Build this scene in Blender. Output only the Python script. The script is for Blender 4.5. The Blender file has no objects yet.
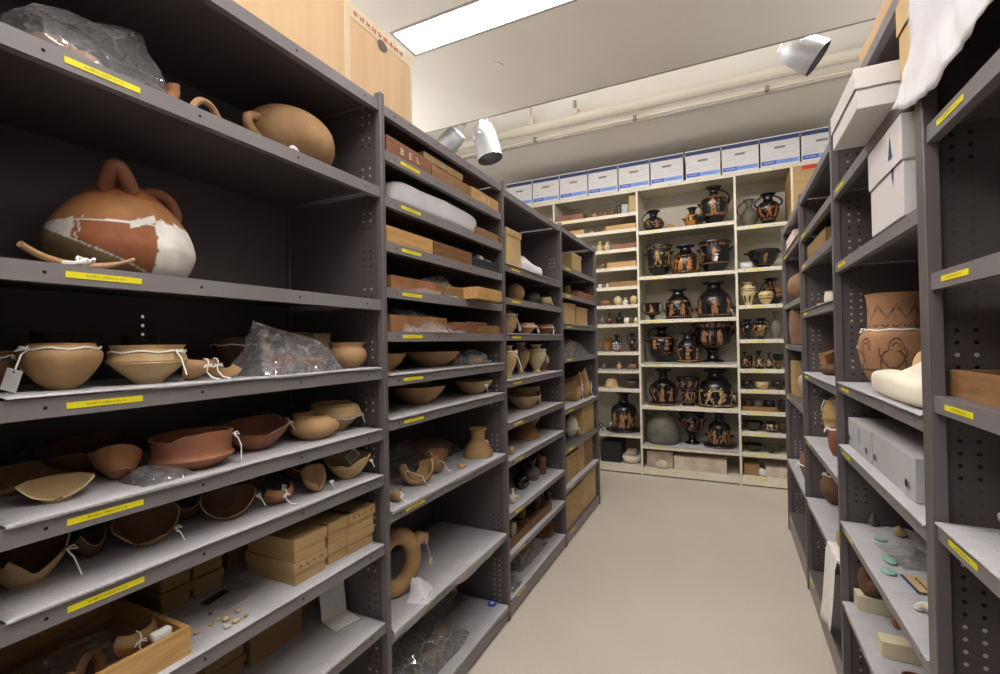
import bpy, bmesh, math, random
import numpy as np
from mathutils import Vector, Matrix, Euler, noise
PI = math.pi
SC = bpy.context.scene
COL = SC.collection
R_ = math.radians

# ------------------------------------------------------------------ camera
FPX, CH = 467.604, 1.4007
YAW, PITCH, ROLL = 0.453107, 0.011892, -0.0171157
XL, XR, YB = -1.0196, 0.3771, 5.0274
CF = Vector((-math.sin(YAW)*math.cos(PITCH), math.cos(YAW)*math.cos(PITCH), math.sin(PITCH)))
_r = Vector((math.cos(YAW), math.sin(YAW), 0)); _u = _r.cross(CF)
CR = _r*math.cos(ROLL)+_u*math.sin(ROLL); CU = -_r*math.sin(ROLL)+_u*math.cos(ROLL)
CP = Vector((0, 0, CH))
cd = bpy.data.cameras.new('camera'); cam = bpy.data.objects.new('camera', cd); COL.objects.link(cam)
M = Matrix((CR, CU, -CF)).transposed().to_4x4(); M.translation = CP
cam.matrix_world = M
cd.sensor_width = 36; cd.lens = FPX*36/1000; cd.clip_start = .02
SC.camera = cam
SC.view_settings.view_transform = 'Standard'
SC.view_settings.look = 'None'

# ------------------------------------------------------------------ materials
def lin(h):
    h = h.lstrip('#'); o = []
    for i in (0, 2, 4):
        c = int(h[i:i+2], 16)/255
        o.append(c/12.92 if c <= .04045 else ((c+.055)/1.055)**2.4)
    return (*o, 1)
MATS = {}
def mat(name, col, rough=.6, metal=0, col2=None, scale=8, detail=4, bump=0, bscale=60, spec=.5, stretch=None, contrast=(.35, .65)):
    m = bpy.data.materials.new(name); m.use_nodes = True
    nt = m.node_tree; N = nt.nodes; L = nt.links
    b = N['Principled BSDF']
    b.inputs['Base Color'].default_value = lin(col); b.inputs['Roughness'].default_value = rough
    b.inputs['Metallic'].default_value = metal; b.inputs['Specular IOR Level'].default_value = spec
    tc = N.new('ShaderNodeTexCoord')
    vec = tc.outputs['Object']
    if stretch:
        mp = N.new('ShaderNodeMapping'); mp.inputs['Scale'].default_value = stretch
        L.new(vec, mp.inputs['Vector']); vec = mp.outputs['Vector']
    if col2:
        n = N.new('ShaderNodeTexNoise'); n.inputs['Scale'].default_value = scale; n.inputs['Detail'].default_value = detail
        oi = N.new('ShaderNodeObjectInfo'); va = N.new('ShaderNodeVectorMath'); va.operation = 'ADD'
        sc = N.new('ShaderNodeMath'); sc.operation = 'MULTIPLY'; sc.inputs[1].default_value = 37
        L.new(oi.outputs['Random'], sc.inputs[0]); L.new(vec, va.inputs[0]); L.new(sc.outputs[0], va.inputs[1])
        L.new(va.outputs[0], n.inputs['Vector'])
        cr = N.new('ShaderNodeValToRGB'); cr.color_ramp.elements[0].position = contrast[0]; cr.color_ramp.elements[1].position = contrast[1]
        cr.color_ramp.elements[0].color = lin(col); cr.color_ramp.elements[1].color = lin(col2)
        L.new(n.outputs['Fac'], cr.inputs['Fac']); L.new(cr.outputs['Color'], b.inputs['Base Color'])
    if bump:
        n2 = N.new('ShaderNodeTexNoise'); n2.inputs['Scale'].default_value = bscale; n2.inputs['Detail'].default_value = 3
        L.new(vec, n2.inputs['Vector'])
        bp = N.new('ShaderNodeBump'); bp.inputs['Strength'].default_value = bump; bp.inputs['Distance'].default_value = .01
        L.new(n2.outputs['Fac'], bp.inputs['Height']); L.new(bp.outputs['Normal'], b.inputs['Normal'])
    MATS[name] = m
    return m
mat('steel', '#5c5556', .4, 0, '#635c5d', 5, bump=.02, bscale=300)
mat('steel_dark', '#3c3839', .6)
mat('hole', '#0c0b0b', .9)
mat('steel_edge', '#767072', .38, 0, '#7d7779', 5)  # same steel, lightened for the light that falls on the shelf lips
mat('cream', '#ded6c2', .5, 0, '#d6cdb8', 4)
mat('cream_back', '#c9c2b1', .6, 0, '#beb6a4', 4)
mat('yellow', '#e6d81c', .5)
mat('ink', '#2e2a12', .8)
mat('black_ink', '#1b1a1c', .8)
mat('foam', '#b7b4b8', .85, 0, '#adaaae', 14, bump=.5, bscale=180)
mat('paper', '#eeeae4', .8, 0, '#e2ddd6', 30)
mat('string', '#f2efe9', .85)
mat('kraft', '#b8996a', .8, 0, '#ad8d5e', 7, stretch=(1, 1, 6))
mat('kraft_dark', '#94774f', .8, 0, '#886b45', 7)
mat('kraft_pale', '#c8ab7c', .8, 0, '#bd9f70', 6)
mat('carton', '#d3b18a', .75, 0, '#caa77f', 3, stretch=(6, 6, .6))
mat('tape', '#d8c6a8', .15)
mat('red_print', '#b2554a', .7)
mat('red', '#c02c1c', .5)
mat('wood', '#9a7249', .55, 0, '#7f5a37', 9, stretch=(1.2, 10, 10), bump=.05, bscale=40)
mat('wood_pale', '#c59c63', .55, 0, '#b0854f', 9, stretch=(1.2, 10, 10), bump=.05, bscale=40)
mat('wood_red', '#8f5d43', .6, 0, '#7a4a33', 9, stretch=(1.2, 10, 10))
mat('wood_dark', '#7e5836', .6, 0, '#6a4728', 9, stretch=(1.2, 10, 10))
mat('chalk', '#d9c7bd', .9)
mat('terra', '#a9754d', .75, 0, '#86593a', 9, bump=.12, bscale=70)
mat('terra_red', '#a0674a', .7, 0, '#784a35', 7, bump=.1, bscale=60)
mat('tan', '#bb956a', .75, 0, '#9a764f', 8, bump=.1, bscale=70)
mat('buff', '#c9ad82', .75, 0, '#aa8b61', 8, bump=.1, bscale=70)
mat('buff_pale', '#d6c49c', .75, 0, '#b7a37b', 8, bump=.1, bscale=70)
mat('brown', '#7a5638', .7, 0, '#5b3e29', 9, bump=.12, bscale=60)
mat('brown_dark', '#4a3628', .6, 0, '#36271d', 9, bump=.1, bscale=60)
mat('greypot', '#6e685f', .6, 0, '#56514a', 8, bump=.1, bscale=70)
mat('terra_dull', '#8f6b52', .75, 0, '#74543f', 9, bump=.12, bscale=70)
mat('blackglaze', '#161415', .22, 0, '#231e1b', 12)
mat('stone', '#d3c3b0', .85, 0, '#b4a390', 10, bump=.4, bscale=40)
mat('stone_pink', '#c3ad9c', .85, 0, '#a38e7e', 10, bump=.4, bscale=40)
mat('whiteclay', '#e0d8ca', .7, 0, '#cbc1b0', 10, bump=.1, bscale=60)
mat('turquoise', '#6b9d90', .7, 0, '#8aae9c', 20, bump=.2, bscale=80)
mat('cloth', '#ebe2d0', .9, 0, '#e2d7c3', 8, bump=.15, bscale=90)
mat('tissue', '#d9d6d9', .75, 0, '#cdc9ce', 8, bump=.1, bscale=40)
mat('white_board', '#dcd8d6', .7)
mat('box_white', '#cbc6c5', .75)
mat('grey_board', '#b9b6b6', .7, 0, '#b1aeae', 5)
mat('pink_board', '#cdb9ae', .8)
mat('plinth', '#d6cbab', .7)
mat('navy', '#333f6c', .6)
mat('blue', '#2f5fc4', .5)
mat('blue_pale', '#7f9fdc', .55)
mat('print', '#aeb2c0', .7)
mat('blueblack', '#23262f', .5)
mat('slot', '#8a8682', .8)
mat('blackbox', '#17161a', .6)
mat('wall', '#ddd4ca', .9, 0, '#d8cfc4', 2)
mat('ceil', '#e0dad1', .9, 0, '#dcd5cb', 1.5)
mat('pipe', '#d9d0be', .5)
mat('trimgrey', '#8d867d', .5)
mat('alu', '#c3c4c6', .34, .6, '#b6b7ba', 4, stretch=(40, 40, 1))
mat('alu_dark', '#1c1b1b', .6)
mat('troffer_frame', '#99958e', .5)
# floor: warm speckled linoleum
def floor_mat():
    m = mat('floor', '#d2c8ba', .38, 0, '#cbc0b1', 1.6, bump=.015, bscale=20)
    nt = m.node_tree; N = nt.nodes; L = nt.links; b = N['Principled BSDF']
    tc = N.new('ShaderNodeTexCoord'); n = N.new('ShaderNodeTexNoise'); n.inputs['Scale'].default_value = 260; n.inputs['Detail'].default_value = 2
    L.new(tc.outputs['Object'], n.inputs['Vector'])
    cr = N.new('ShaderNodeValToRGB'); cr.color_ramp.elements[0].position = .38; cr.color_ramp.elements[1].position = .6
    cr.color_ramp.elements[0].color = (.78, .76, .74, 1); cr.color_ramp.elements[1].color = (1.05, 1.05, 1.05, 1)
    L.new(n.outputs['Fac'], cr.inputs['Fac'])
    mx = N.new('ShaderNodeMix'); mx.data_type = 'RGBA'; mx.blend_type = 'MULTIPLY'; mx.inputs['Factor'].default_value = 1
    src = b.inputs['Base Color'].links[0].from_socket
    L.new(src, mx.inputs['A']); L.new(cr.outputs['Color'], mx.inputs['B']); L.new(mx.outputs['Result'], b.inputs['Base Color'])
floor_mat()
def emit(name, col, s):
    m = bpy.data.materials.new(name); m.use_nodes = True; N = m.node_tree.nodes; N.clear()
    e = N.new('ShaderNodeEmission'); e.inputs[0].default_value = col; e.inputs[1].default_value = s
    o = N.new('ShaderNodeOutputMaterial'); m.node_tree.links.new(e.outputs[0], o.inputs[0]); MATS[name] = m
emit('diffuser', (1, .98, .95, 1), 46)
emit('bulb', (1, .93, .84, 1), 8)
def bag_mat(name, opac, col, tint):
    m = bpy.data.materials.new(name); m.use_nodes = True; N = m.node_tree.nodes; L = m.node_tree.links; N.clear()
    tr = N.new('ShaderNodeBsdfTransparent'); tr.inputs[0].default_value = tint
    d1 = N.new('ShaderNodeBsdfDiffuse'); d1.inputs[0].default_value = col; d2 = N.new('ShaderNodeBsdfTranslucent'); d2.inputs[0].default_value = col
    df = N.new('ShaderNodeMixShader'); df.inputs[0].default_value = .4; L.new(d1.outputs[0], df.inputs[1]); L.new(d2.outputs[0], df.inputs[2])
    gl = N.new('ShaderNodeBsdfGlossy'); gl.inputs[0].default_value = (1, 1, 1, 1); gl.inputs[1].default_value = .09
    a = N.new('ShaderNodeMixShader'); b = N.new('ShaderNodeMixShader'); o = N.new('ShaderNodeOutputMaterial')
    tc = N.new('ShaderNodeTexCoord'); n = N.new('ShaderNodeTexNoise'); n.inputs['Scale'].default_value = 7; n.inputs['Detail'].default_value = 1.6
    n.inputs['Distortion'].default_value = .5
    L.new(tc.outputs['Object'], n.inputs['Vector'])
    vo = N.new('ShaderNodeTexVoronoi'); vo.feature = 'DISTANCE_TO_EDGE'; vo.inputs['Scale'].default_value = 17; vo.inputs['Randomness'].default_value = 1
    wv = N.new('ShaderNodeMix'); wv.data_type = 'RGBA'; wv.inputs['Factor'].default_value = .13; L.new(tc.outputs['Object'], wv.inputs['A']); L.new(n.outputs['Color'], wv.inputs['B']); L.new(wv.outputs['Result'], vo.inputs['Vector'])
    mm = N.new('ShaderNodeMath'); mm.operation = 'MULTIPLY'; L.new(n.outputs['Fac'], mm.inputs[0]); L.new(vo.outputs['Distance'], mm.inputs[1])
    ab = mm
    mr = N.new('ShaderNodeMapRange'); mr.interpolation_type = 'SMOOTHSTEP'; mr.inputs[1].default_value = 0; mr.inputs[2].default_value = .022; mr.inputs[3].default_value = min(1, opac*1.9); mr.inputs[4].default_value = opac
    L.new(ab.outputs[0], mr.inputs[0])
    bp = N.new('ShaderNodeBump'); bp.inputs['Strength'].default_value = .7; bp.inputs['Distance'].default_value = .02
    L.new(vo.outputs['Distance'], bp.inputs['Height']); L.new(bp.outputs[0], gl.inputs['Normal'])
    fr = N.new('ShaderNodeFresnel'); fr.inputs[0].default_value = 1.4; L.new(bp.outputs[0], fr.inputs['Normal'])
    ad = N.new('ShaderNodeMath'); ad.operation = 'ADD'; ad.inputs[1].default_value = .05; L.new(fr.outputs[0], ad.inputs[0])
    L.new(mr.outputs[0], a.inputs[0]); L.new(tr.outputs[0], a.inputs[1]); L.new(df.outputs[0], a.inputs[2])
    am = N.new('ShaderNodeMath'); am.operation = 'MULTIPLY'; am.inputs[1].default_value = min(1, opac*8); L.new(ad.outputs[0], am.inputs[0]); L.new(am.outputs[0], b.inputs[0]); L.new(a.outputs[0], b.inputs[1]); L.new(gl.outputs[0], b.inputs[2]); L.new(b.outputs[0], o.inputs[0])
    MATS[name] = m
bag_mat('film', .03, (.93, .92, .95, 1), (.98, .98, .98, 1))
bag_mat('plastic', .16, (.93, .92, .95, 1), (.95, .95, .96, 1))
bag_mat('plastic_clear', .07, (.93, .93, .95, 1), (.97, .97, .97, 1))
bag_mat('plastic_milky', .23, (.93, .93, .95, 1), (.95, .95, .96, 1))
def paint_mat(name, rough, spec=.5, var=.25, bump=0):
    m = bpy.data.materials.new(name); m.use_nodes = True; N = m.node_tree.nodes; L = m.node_tree.links
    b = N['Principled BSDF']; b.inputs['Roughness'].default_value = rough; b.inputs['Specular IOR Level'].default_value = spec
    at = N.new('ShaderNodeAttribute'); at.attribute_name = 'Col'
    tc = N.new('ShaderNodeTexCoord'); n = N.new('ShaderNodeTexNoise'); n.inputs['Scale'].default_value = 18; n.inputs['Detail'].default_value = 5
    L.new(tc.outputs['Object'], n.inputs['Vector'])
    mr = N.new('ShaderNodeMapRange'); mr.inputs[1].default_value = .3; mr.inputs[2].default_value = .7; mr.inputs[3].default_value = 1-var; mr.inputs[4].default_value = 1+var*.5
    L.new(n.outputs['Fac'], mr.inputs[0])
    mx = N.new('ShaderNodeVectorMath'); mx.operation = 'SCALE'
    L.new(at.outputs['Color'], mx.inputs[0]); L.new(mr.outputs[0], mx.inputs['Scale']); L.new(mx.outputs[0], b.inputs['Base Color'])
    if bump:
        bp = N.new('ShaderNodeBump'); bp.inputs['Strength'].default_value = bump; bp.inputs['Distance'].default_value = .01
        n2 = N.new('ShaderNodeTexNoise'); n2.inputs['Scale'].default_value = 50
        L.new(tc.outputs['Object'], n2.inputs['Vector']); L.new(n2.outputs['Fac'], bp.inputs['Height']); L.new(bp.outputs[0], b.inputs['Normal'])
    MATS[name] = m
paint_mat('figured', .22)
paint_mat('painted', .7, .3, .25, .1)
def perforated():
    # steel side sheet with two columns of punched slots, some coloured pale to stand for light from behind
    m = mat('steel_punched', '#5c5556', .42); nt = m.node_tree; N = nt.nodes; L = nt.links; b = N['Principled BSDF']
    tc = N.new('ShaderNodeTexCoord'); sp = N.new('ShaderNodeSeparateXYZ'); L.new(tc.outputs['Object'], sp.inputs[0])
    def mth(op, a, b_=None, c=None):
        n = N.new('ShaderNodeMath'); n.operation = op
        for i, x in enumerate((a, b_, c)):
            if x is None: continue
            if isinstance(x, (int, float)): n.inputs[i].default_value = x
            else: L.new(x, n.inputs[i])
        return n.outputs[0]
    y = sp.outputs['Y']; z = sp.outputs['Z']
    ya = mth('DIVIDE', mth('SUBTRACT', y, .034), .03)
    za = mth('DIVIDE', z, .0254)
    fy = mth('MULTIPLY', mth('SUBTRACT', mth('FRACT', ya), .5), .03)
    fz = mth('MULTIPLY', mth('SUBTRACT', mth('FRACT', za), .5), .0254)
    d = mth('SQRT', mth('ADD', mth('MULTIPLY', fy, fy), mth('MULTIPLY', fz, fz)))
    ins = mth('LESS_THAN', d, .0042)
    lim = mth('MULTIPLY', mth('GREATER_THAN', ya, 0), mth('LESS_THAN', ya, 2))
    mask = mth('MULTIPLY', ins, lim)
    oi = N.new('ShaderNodeObjectInfo')
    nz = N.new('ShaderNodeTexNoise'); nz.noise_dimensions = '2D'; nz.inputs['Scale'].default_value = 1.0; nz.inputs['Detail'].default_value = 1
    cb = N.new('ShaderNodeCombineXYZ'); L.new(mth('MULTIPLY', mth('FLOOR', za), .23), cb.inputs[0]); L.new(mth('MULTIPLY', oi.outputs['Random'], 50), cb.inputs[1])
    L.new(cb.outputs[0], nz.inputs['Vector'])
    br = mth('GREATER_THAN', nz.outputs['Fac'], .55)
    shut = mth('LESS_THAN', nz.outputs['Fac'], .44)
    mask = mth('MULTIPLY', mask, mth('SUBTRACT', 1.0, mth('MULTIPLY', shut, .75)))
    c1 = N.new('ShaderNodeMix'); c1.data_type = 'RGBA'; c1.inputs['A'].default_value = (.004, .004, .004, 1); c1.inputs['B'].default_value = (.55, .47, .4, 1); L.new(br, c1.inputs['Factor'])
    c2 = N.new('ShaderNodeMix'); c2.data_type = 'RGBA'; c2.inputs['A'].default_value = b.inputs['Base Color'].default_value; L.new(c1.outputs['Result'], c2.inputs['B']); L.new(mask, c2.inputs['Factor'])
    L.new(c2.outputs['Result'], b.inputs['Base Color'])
perforated()

# ------------------------------------------------------------------ mesh builder
class MB:
    def __init__(s): s.v = []; s.f = []; s.m = []; s.mats = []; s.c = {}
    def mi(s, m):
        if m not in s.mats: s.mats.append(m)
        return s.mats.index(m)
    def add(s, vs, fs, m):
        o = len(s.v); k = s.mi(m); s.v += [Vector(p) for p in vs]
        for f in fs: s.f.append([i+o for i in f]); s.m.append(k)
        return o
    def box(s, x0, x1, y0, y1, z0, z1, m, skip=''):
        vs = [(x, y, z) for z in (z0, z1) for y in (y0, y1) for x in (x0, x1)]
        F = {'b': (0, 2, 3, 1), 't': (4, 5, 7, 6), 'f': (0, 1, 5, 4), 'k': (2, 6, 7, 3), 'l': (0, 4, 6, 2), 'r': (1, 3, 7, 5)}
        return s.add(vs, [F[k] for k in F if k not in skip], m)
    def disc(s, c, ax, r, m, n=10):
        ax = Vector(ax).normalized(); a = ax.orthogonal().normalized(); b = ax.cross(a); c = Vector(c)
        s.add([c+a*(r*math.cos(2*PI*i/n))+b*(r*math.sin(2*PI*i/n)) for i in range(n)], [list(range(n))], m)
    def tube(s, pts, r, m, n=8, closed=False, flat=1.0):
        pts = [Vector(p) for p in pts]; K = len(pts); rs = r if isinstance(r, (list, tuple)) else [r]*K
        vs = []; ref = None
        for i, p in enumerate(pts):
            t = (pts[(i+1) % K]-pts[i-1]) if closed else (pts[min(i+1, K-1)]-pts[max(i-1, 0)])
            t = t.normalized() if t.length > 1e-9 else Vector((0, 0, 1))
            if ref is None: ref = t.orthogonal().normalized()
            ref = (ref-t*ref.dot(t)); ref = ref.normalized() if ref.length > 1e-6 else t.orthogonal().normalized()
            b = t.cross(ref)
            for k in range(n):
                a = 2*PI*k/n; vs.append(p+ref*(rs[i]*math.cos(a))+b*(rs[i]*flat*math.sin(a)))
        fs = []
        for i in range(K if closed else K-1):
            j = (i+1) % K
            for k in range(n): fs.append((i*n+k, i*n+(k+1) % n, j*n+(k+1) % n, j*n+k))
        if not closed: fs += [list(range(n))[::-1], [(K-1)*n+k for k in range(n)]]
        return s.add(vs, fs, m)
    def cyl(s, p, q, r0, r1, m, n=20, cap=True):
        p = Vector(p); q = Vector(q); t = (q-p).normalized(); a = t.orthogonal().normalized(); b = t.cross(a)
        vs = [c+a*(r*math.cos(2*PI*k/n))+b*(r*math.sin(2*PI*k/n)) for c, r in ((p, r0), (q, r1)) for k in range(n)]
        fs = [(k, (k+1) % n, n+(k+1) % n, n+k) for k in range(n)]
        if cap: fs += [list(range(n))[::-1], [n+k for k in range(n)]]
        return s.add(vs, fs, m)
    def xf(s, mtx, i0=0):
        for i in range(i0, len(s.v)): s.v[i] = mtx @ s.v[i]
    def zmin(s): return min(p.z for p in s.v)
    def build(s, name, parent=None, smooth=True, bevel=0, ang=.7):
        me = bpy.data.meshes.new(name); me.from_pydata([tuple(p) for p in s.v], [], s.f)
        for m in s.mats: me.materials.append(MATS[m])
        me.polygons.foreach_set('material_index', s.m)
        if s.c:
            at = me.color_attributes.new('Col', 'FLOAT_COLOR', 'POINT')
            arr = np.tile(np.array((.05, .04, .035, 1), np.float32), (len(s.v), 1))
            for o, cc in s.c.items(): arr[o:o+len(cc), :3] = cc
            at.data.foreach_set('color', arr.ravel())
        if smooth:
            me.polygons.foreach_set('use_smooth', [True]*len(me.polygons)); me.set_sharp_from_angle(angle=ang)
        me.update()
        ob = bpy.data.objects.new(name, me); COL.objects.link(ob)
        if parent: ob.parent = parent
        if bevel:
            b = ob.modifiers.new('bevel', 'BEVEL'); b.width = bevel; b.segments = 2; b.limit_method = 'ANGLE'
        return ob

def empty(name, loc, rz=0):
    o = bpy.data.objects.new(name, None); COL.objects.link(o); o.location = loc; o.rotation_euler = (0, 0, rz)
    o.empty_display_size = .05
    return o
def tag(o, label, cat, group=None):
    o['label'] = label; o['category'] = cat
    if group: o['group'] = group
    return o
def struct(o): o['kind'] = 'structure'; return o
TXT = {}
def text_geo(t):
    if t not in TXT:
        cu = bpy.data.curves.new('lettering', 'FONT'); cu.body = t; cu.size = 1; cu.align_x = 'CENTER'; cu.align_y = 'CENTER'; cu.resolution_u = 1
        ob = bpy.data.objects.new('lettering', cu); COL.objects.link(ob)
        dg = bpy.context.evaluated_depsgraph_get(); dg.update()
        me = bpy.data.meshes.new_from_object(ob.evaluated_get(dg))
        TXT[t] = ([tuple(v.co) for v in me.vertices], [tuple(p.vertices) for p in me.polygons])
        bpy.data.objects.remove(ob); bpy.data.curves.remove(cu); bpy.data.meshes.remove(me)
    return TXT[t]
def put_text(mb, t, size, mtx, m):
    vs, fs = text_geo(t); o = len(mb.v)
    mb.add([mtx @ Vector((x*size, y*size, z*size)) for x, y, z in vs], fs, m)
FRONT = Matrix.Rotation(PI/2, 4, 'X')      # xy lettering stood up, facing -y
def front_text(mb, t, size, x, y, z, m, sx=1):
    put_text(mb, t, size, Matrix.Translation((x, y, z)) @ FRONT @ Matrix.Diagonal((sx, 1, 1, 1)), m)

# ------------------------------------------------------------------ shelving
BAYW, DEP = .925, .45
SH = {
 'L1': [2.208, 1.92, 1.548, 1.322, 1.123, .975, .751, .497, .09],
 'L2': [2.204, 2.055, 1.9, 1.748, 1.593, 1.444, 1.294, 1.146, .84, .441, .082],
 'L3': [2.190, 1.804, 1.634, 1.444, 1.201, .985, .793, .526, .316, .089],
 'L4': [2.198, 1.935, 1.74, 1.521, 1.286, .926, .652, .383, .073],
 'R1': [2.2, 1.831, 1.527, 1.277, 1.017, .1],
 'R2': [2.216, 1.963, 1.679, 1.225, .988, .697, .394, .1],
 'R3': [2.175, 1.966, 1.799, 1.542, 1.205, .85, .513, .113],
 'R4': [2.181, 1.989, 1.636, 1.353, .994, .516, .13],
 'B0': [2.994, 2.751, 2.583, 2.376, 1.8, 1.2, .6, .09],
 'B1': [2.994, 2.751, 2.583, 2.376, 2.181, 1.975, 1.779, 1.579, 1.281, 1.089, .89, .411, .092],
 'B2': [2.996, 2.538, 2.062, 1.61, 1.16, .72, .312, .077],
 'B3': [3.0, 2.475, 2.068, 1.718, 1.391, 1.108, .914, .708, .51, .313, .092],
}
BAYS = {}
for i in range(4):
    BAYS['L%d' % (i+1)] = (Vector((XL, 1.2206+.925*(i-1), 0)), PI/2, .925, .45)
    BAYS['R%d' % (i+1)] = (Vector((XR, 1.2858+.9057*i, 0)), -PI/2, .9057, .45)
    BAYS['B%d' % i] = (Vector((-.8275+.9161*(i-2), YB, 0)), 0, .9161, .455)
BAYNAME = {'L1': 'nearest dark grey bay on the left', 'L2': 'second dark grey bay on the left', 'L3': 'third dark grey bay on the left', 'L4': 'far end dark grey bay on the left',
           'R1': 'nearest dark grey bay on the right', 'R2': 'second dark grey bay on the right', 'R3': 'third dark grey bay on the right', 'R4': 'far end dark grey bay on the right',
           'B0': 'mostly hidden cream bay at far left of the end wall', 'B1': 'narrow-shelved cream bay left of the painted vases', 'B2': 'central cream bay of large painted vases', 'B3': 'right-hand cream bay on the end wall'}
ORD = ['top', 'second', 'third', 'fourth', 'fifth', 'sixth', 'seventh', 'eighth', 'ninth', 'tenth', 'eleventh', 'twelfth', 'thirteenth']
def axes(row):
    o, rz, W, D = BAYS[row]
    return o, Vector((math.cos(rz), math.sin(rz), 0)), Vector((-math.sin(rz), math.cos(rz), 0)), rz, W, D
LINED = {'L1': [3, 4, 5, 6, 7], 'L2': [6, 7, 8, 9, 10], 'L3': [1, 3, 4, 5, 6, 7, 8, 9], 'L4': [3, 5, 7], 'R1': [4], 'R2': [3, 4, 5, 6], 'R3': [3, 4, 5, 6], 'R4': [1, 5], 'B2': [4, 6], 'B1': [9, 11]}
def unit(row):
    o, ri, fw, rz, W, D = axes(row); cream = row[0] == 'B'
    st, edge = ('cream', 'cream') if cream else ('steel', 'steel_edge')
    top = SH[row][0]
    root = empty('steel_shelving_bay', o, rz)
    tag(root, {'L': 'tall dark grey steel shelving, ', 'R': 'tall dark grey steel shelving, ', 'B': 'taller cream steel shelving, '}[row[0]]+BAYNAME[row], 'shelving', 'steel shelving bays')
    def upright(x, ex=.0105):
        b = MB(); b.box(x-.002, x+.002, .012, D, .0, top-.002, 'cream' if cream else 'steel_punched')
        b.box(x-.0105, x+ex, -.006, .02, 0, top-.0005 if cream else top+.028, st)
        b.box(x-.0105, x+.0105, D-.02, D, 0, top-.002, st)
        ob = b.build('upright', root, bevel=.004); return ob
    # the bay owns its far upright; the end bays also own the other one
    if row[0] == 'L':
        upright(W)
        if row == 'L1': upright(0)
    elif row[0] == 'R':
        upright(0, .034 if row == 'R1' else .0105)
        if row == 'R1': upright(W)
    else:
        upright(W)
        if row == 'B0': upright(0)
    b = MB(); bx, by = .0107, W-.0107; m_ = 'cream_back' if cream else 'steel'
    if row == 'L1':          # a column of punched slots in the back sheet lets light through
        xh = .44; zs = [1.49, 1.465, 1.44, 1.29, 1.265]; q = .004
        b.box(bx, xh-q, D-.006, D-.002, .02, top-.005, m_); b.box(xh+q, by, D-.006, D-.002, .02, top-.005, m_); z0 = .02
        for zz in sorted(zs): b.box(xh-q, xh+q, D-.006, D-.002, z0, zz-q, m_); z0 = zz+q
        b.box(xh-q, xh+q, D-.006, D-.002, z0, top-.005, m_)
    elif row in ('L2', 'L3'):          # a row of punched holes along the top of the back sheet
        b.box(bx, by, D-.006, D-.002, .02, top-.037, m_); b.box(bx, by, D-.006, D-.002, top-.031, top-.005, m_); nh = 26; x = bx
        for k in range(nh): e = bx+(by-bx)*(k+.5)/nh; b.box(x, e-.003, D-.006, D-.002, top-.037, top-.031, m_); x = e+.003
        b.box(x, by, D-.006, D-.002, top-.037, top-.031, m_)
    else: b.box(bx, by, D-.006, D-.002, .02, top-.005, m_)
    b.build('back_panel', root)
    for i, z in enumerate(SH[row]):
        b = MB(); x0, x1 = .0115 if row != 'R1' else .0355, W-.0115; lp = .034 if not cream else .036
        last = i == len(SH[row])-1
        b.box(x0, x1, .004, D-.006, z-.005, z, st)
        b.box(x0, x1, 0, .004, z-lp if not last else .012, z, edge)
        b.box(x0, x1, .004, .02, z-lp if not last else .012, z-lp+.003 if not last else .015, edge)
        for k in (0, 1, 2, 3):
            xx = x0+.06+(W-.15)*k/3
            b.disc((xx, -.0004, z-lp*.5), (0, -1, 0), .0032 if not cream else .004, 'hole')
        s = b.build('shelf', root, smooth=False)
        if (i > 0 or cream and False) and not (row == 'B0'):
            b = MB(); lx = .099 if row[0] == 'L' else .105 if row[0] == 'B' else .07 if row != 'R1' else .09
            b.box(lx, lx+.116, -.0012, -.0002, z-lp*.5-.0055, z-lp*.5+.0055, 'yellow')
            if row in ('L1', 'L2', 'R1', 'R2'):
                nn = '1/%d/D6/1.01-1.06' % (i+1)
                front_text(b, 'A1-4/D11 '+nn, .006, lx+.058, -.0014, z-lp*.5, 'ink', .9)
            b.build('shelf_label', s, smooth=False)
        if i in LINED.get(row, []): liner(row, i)
    return root
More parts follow.
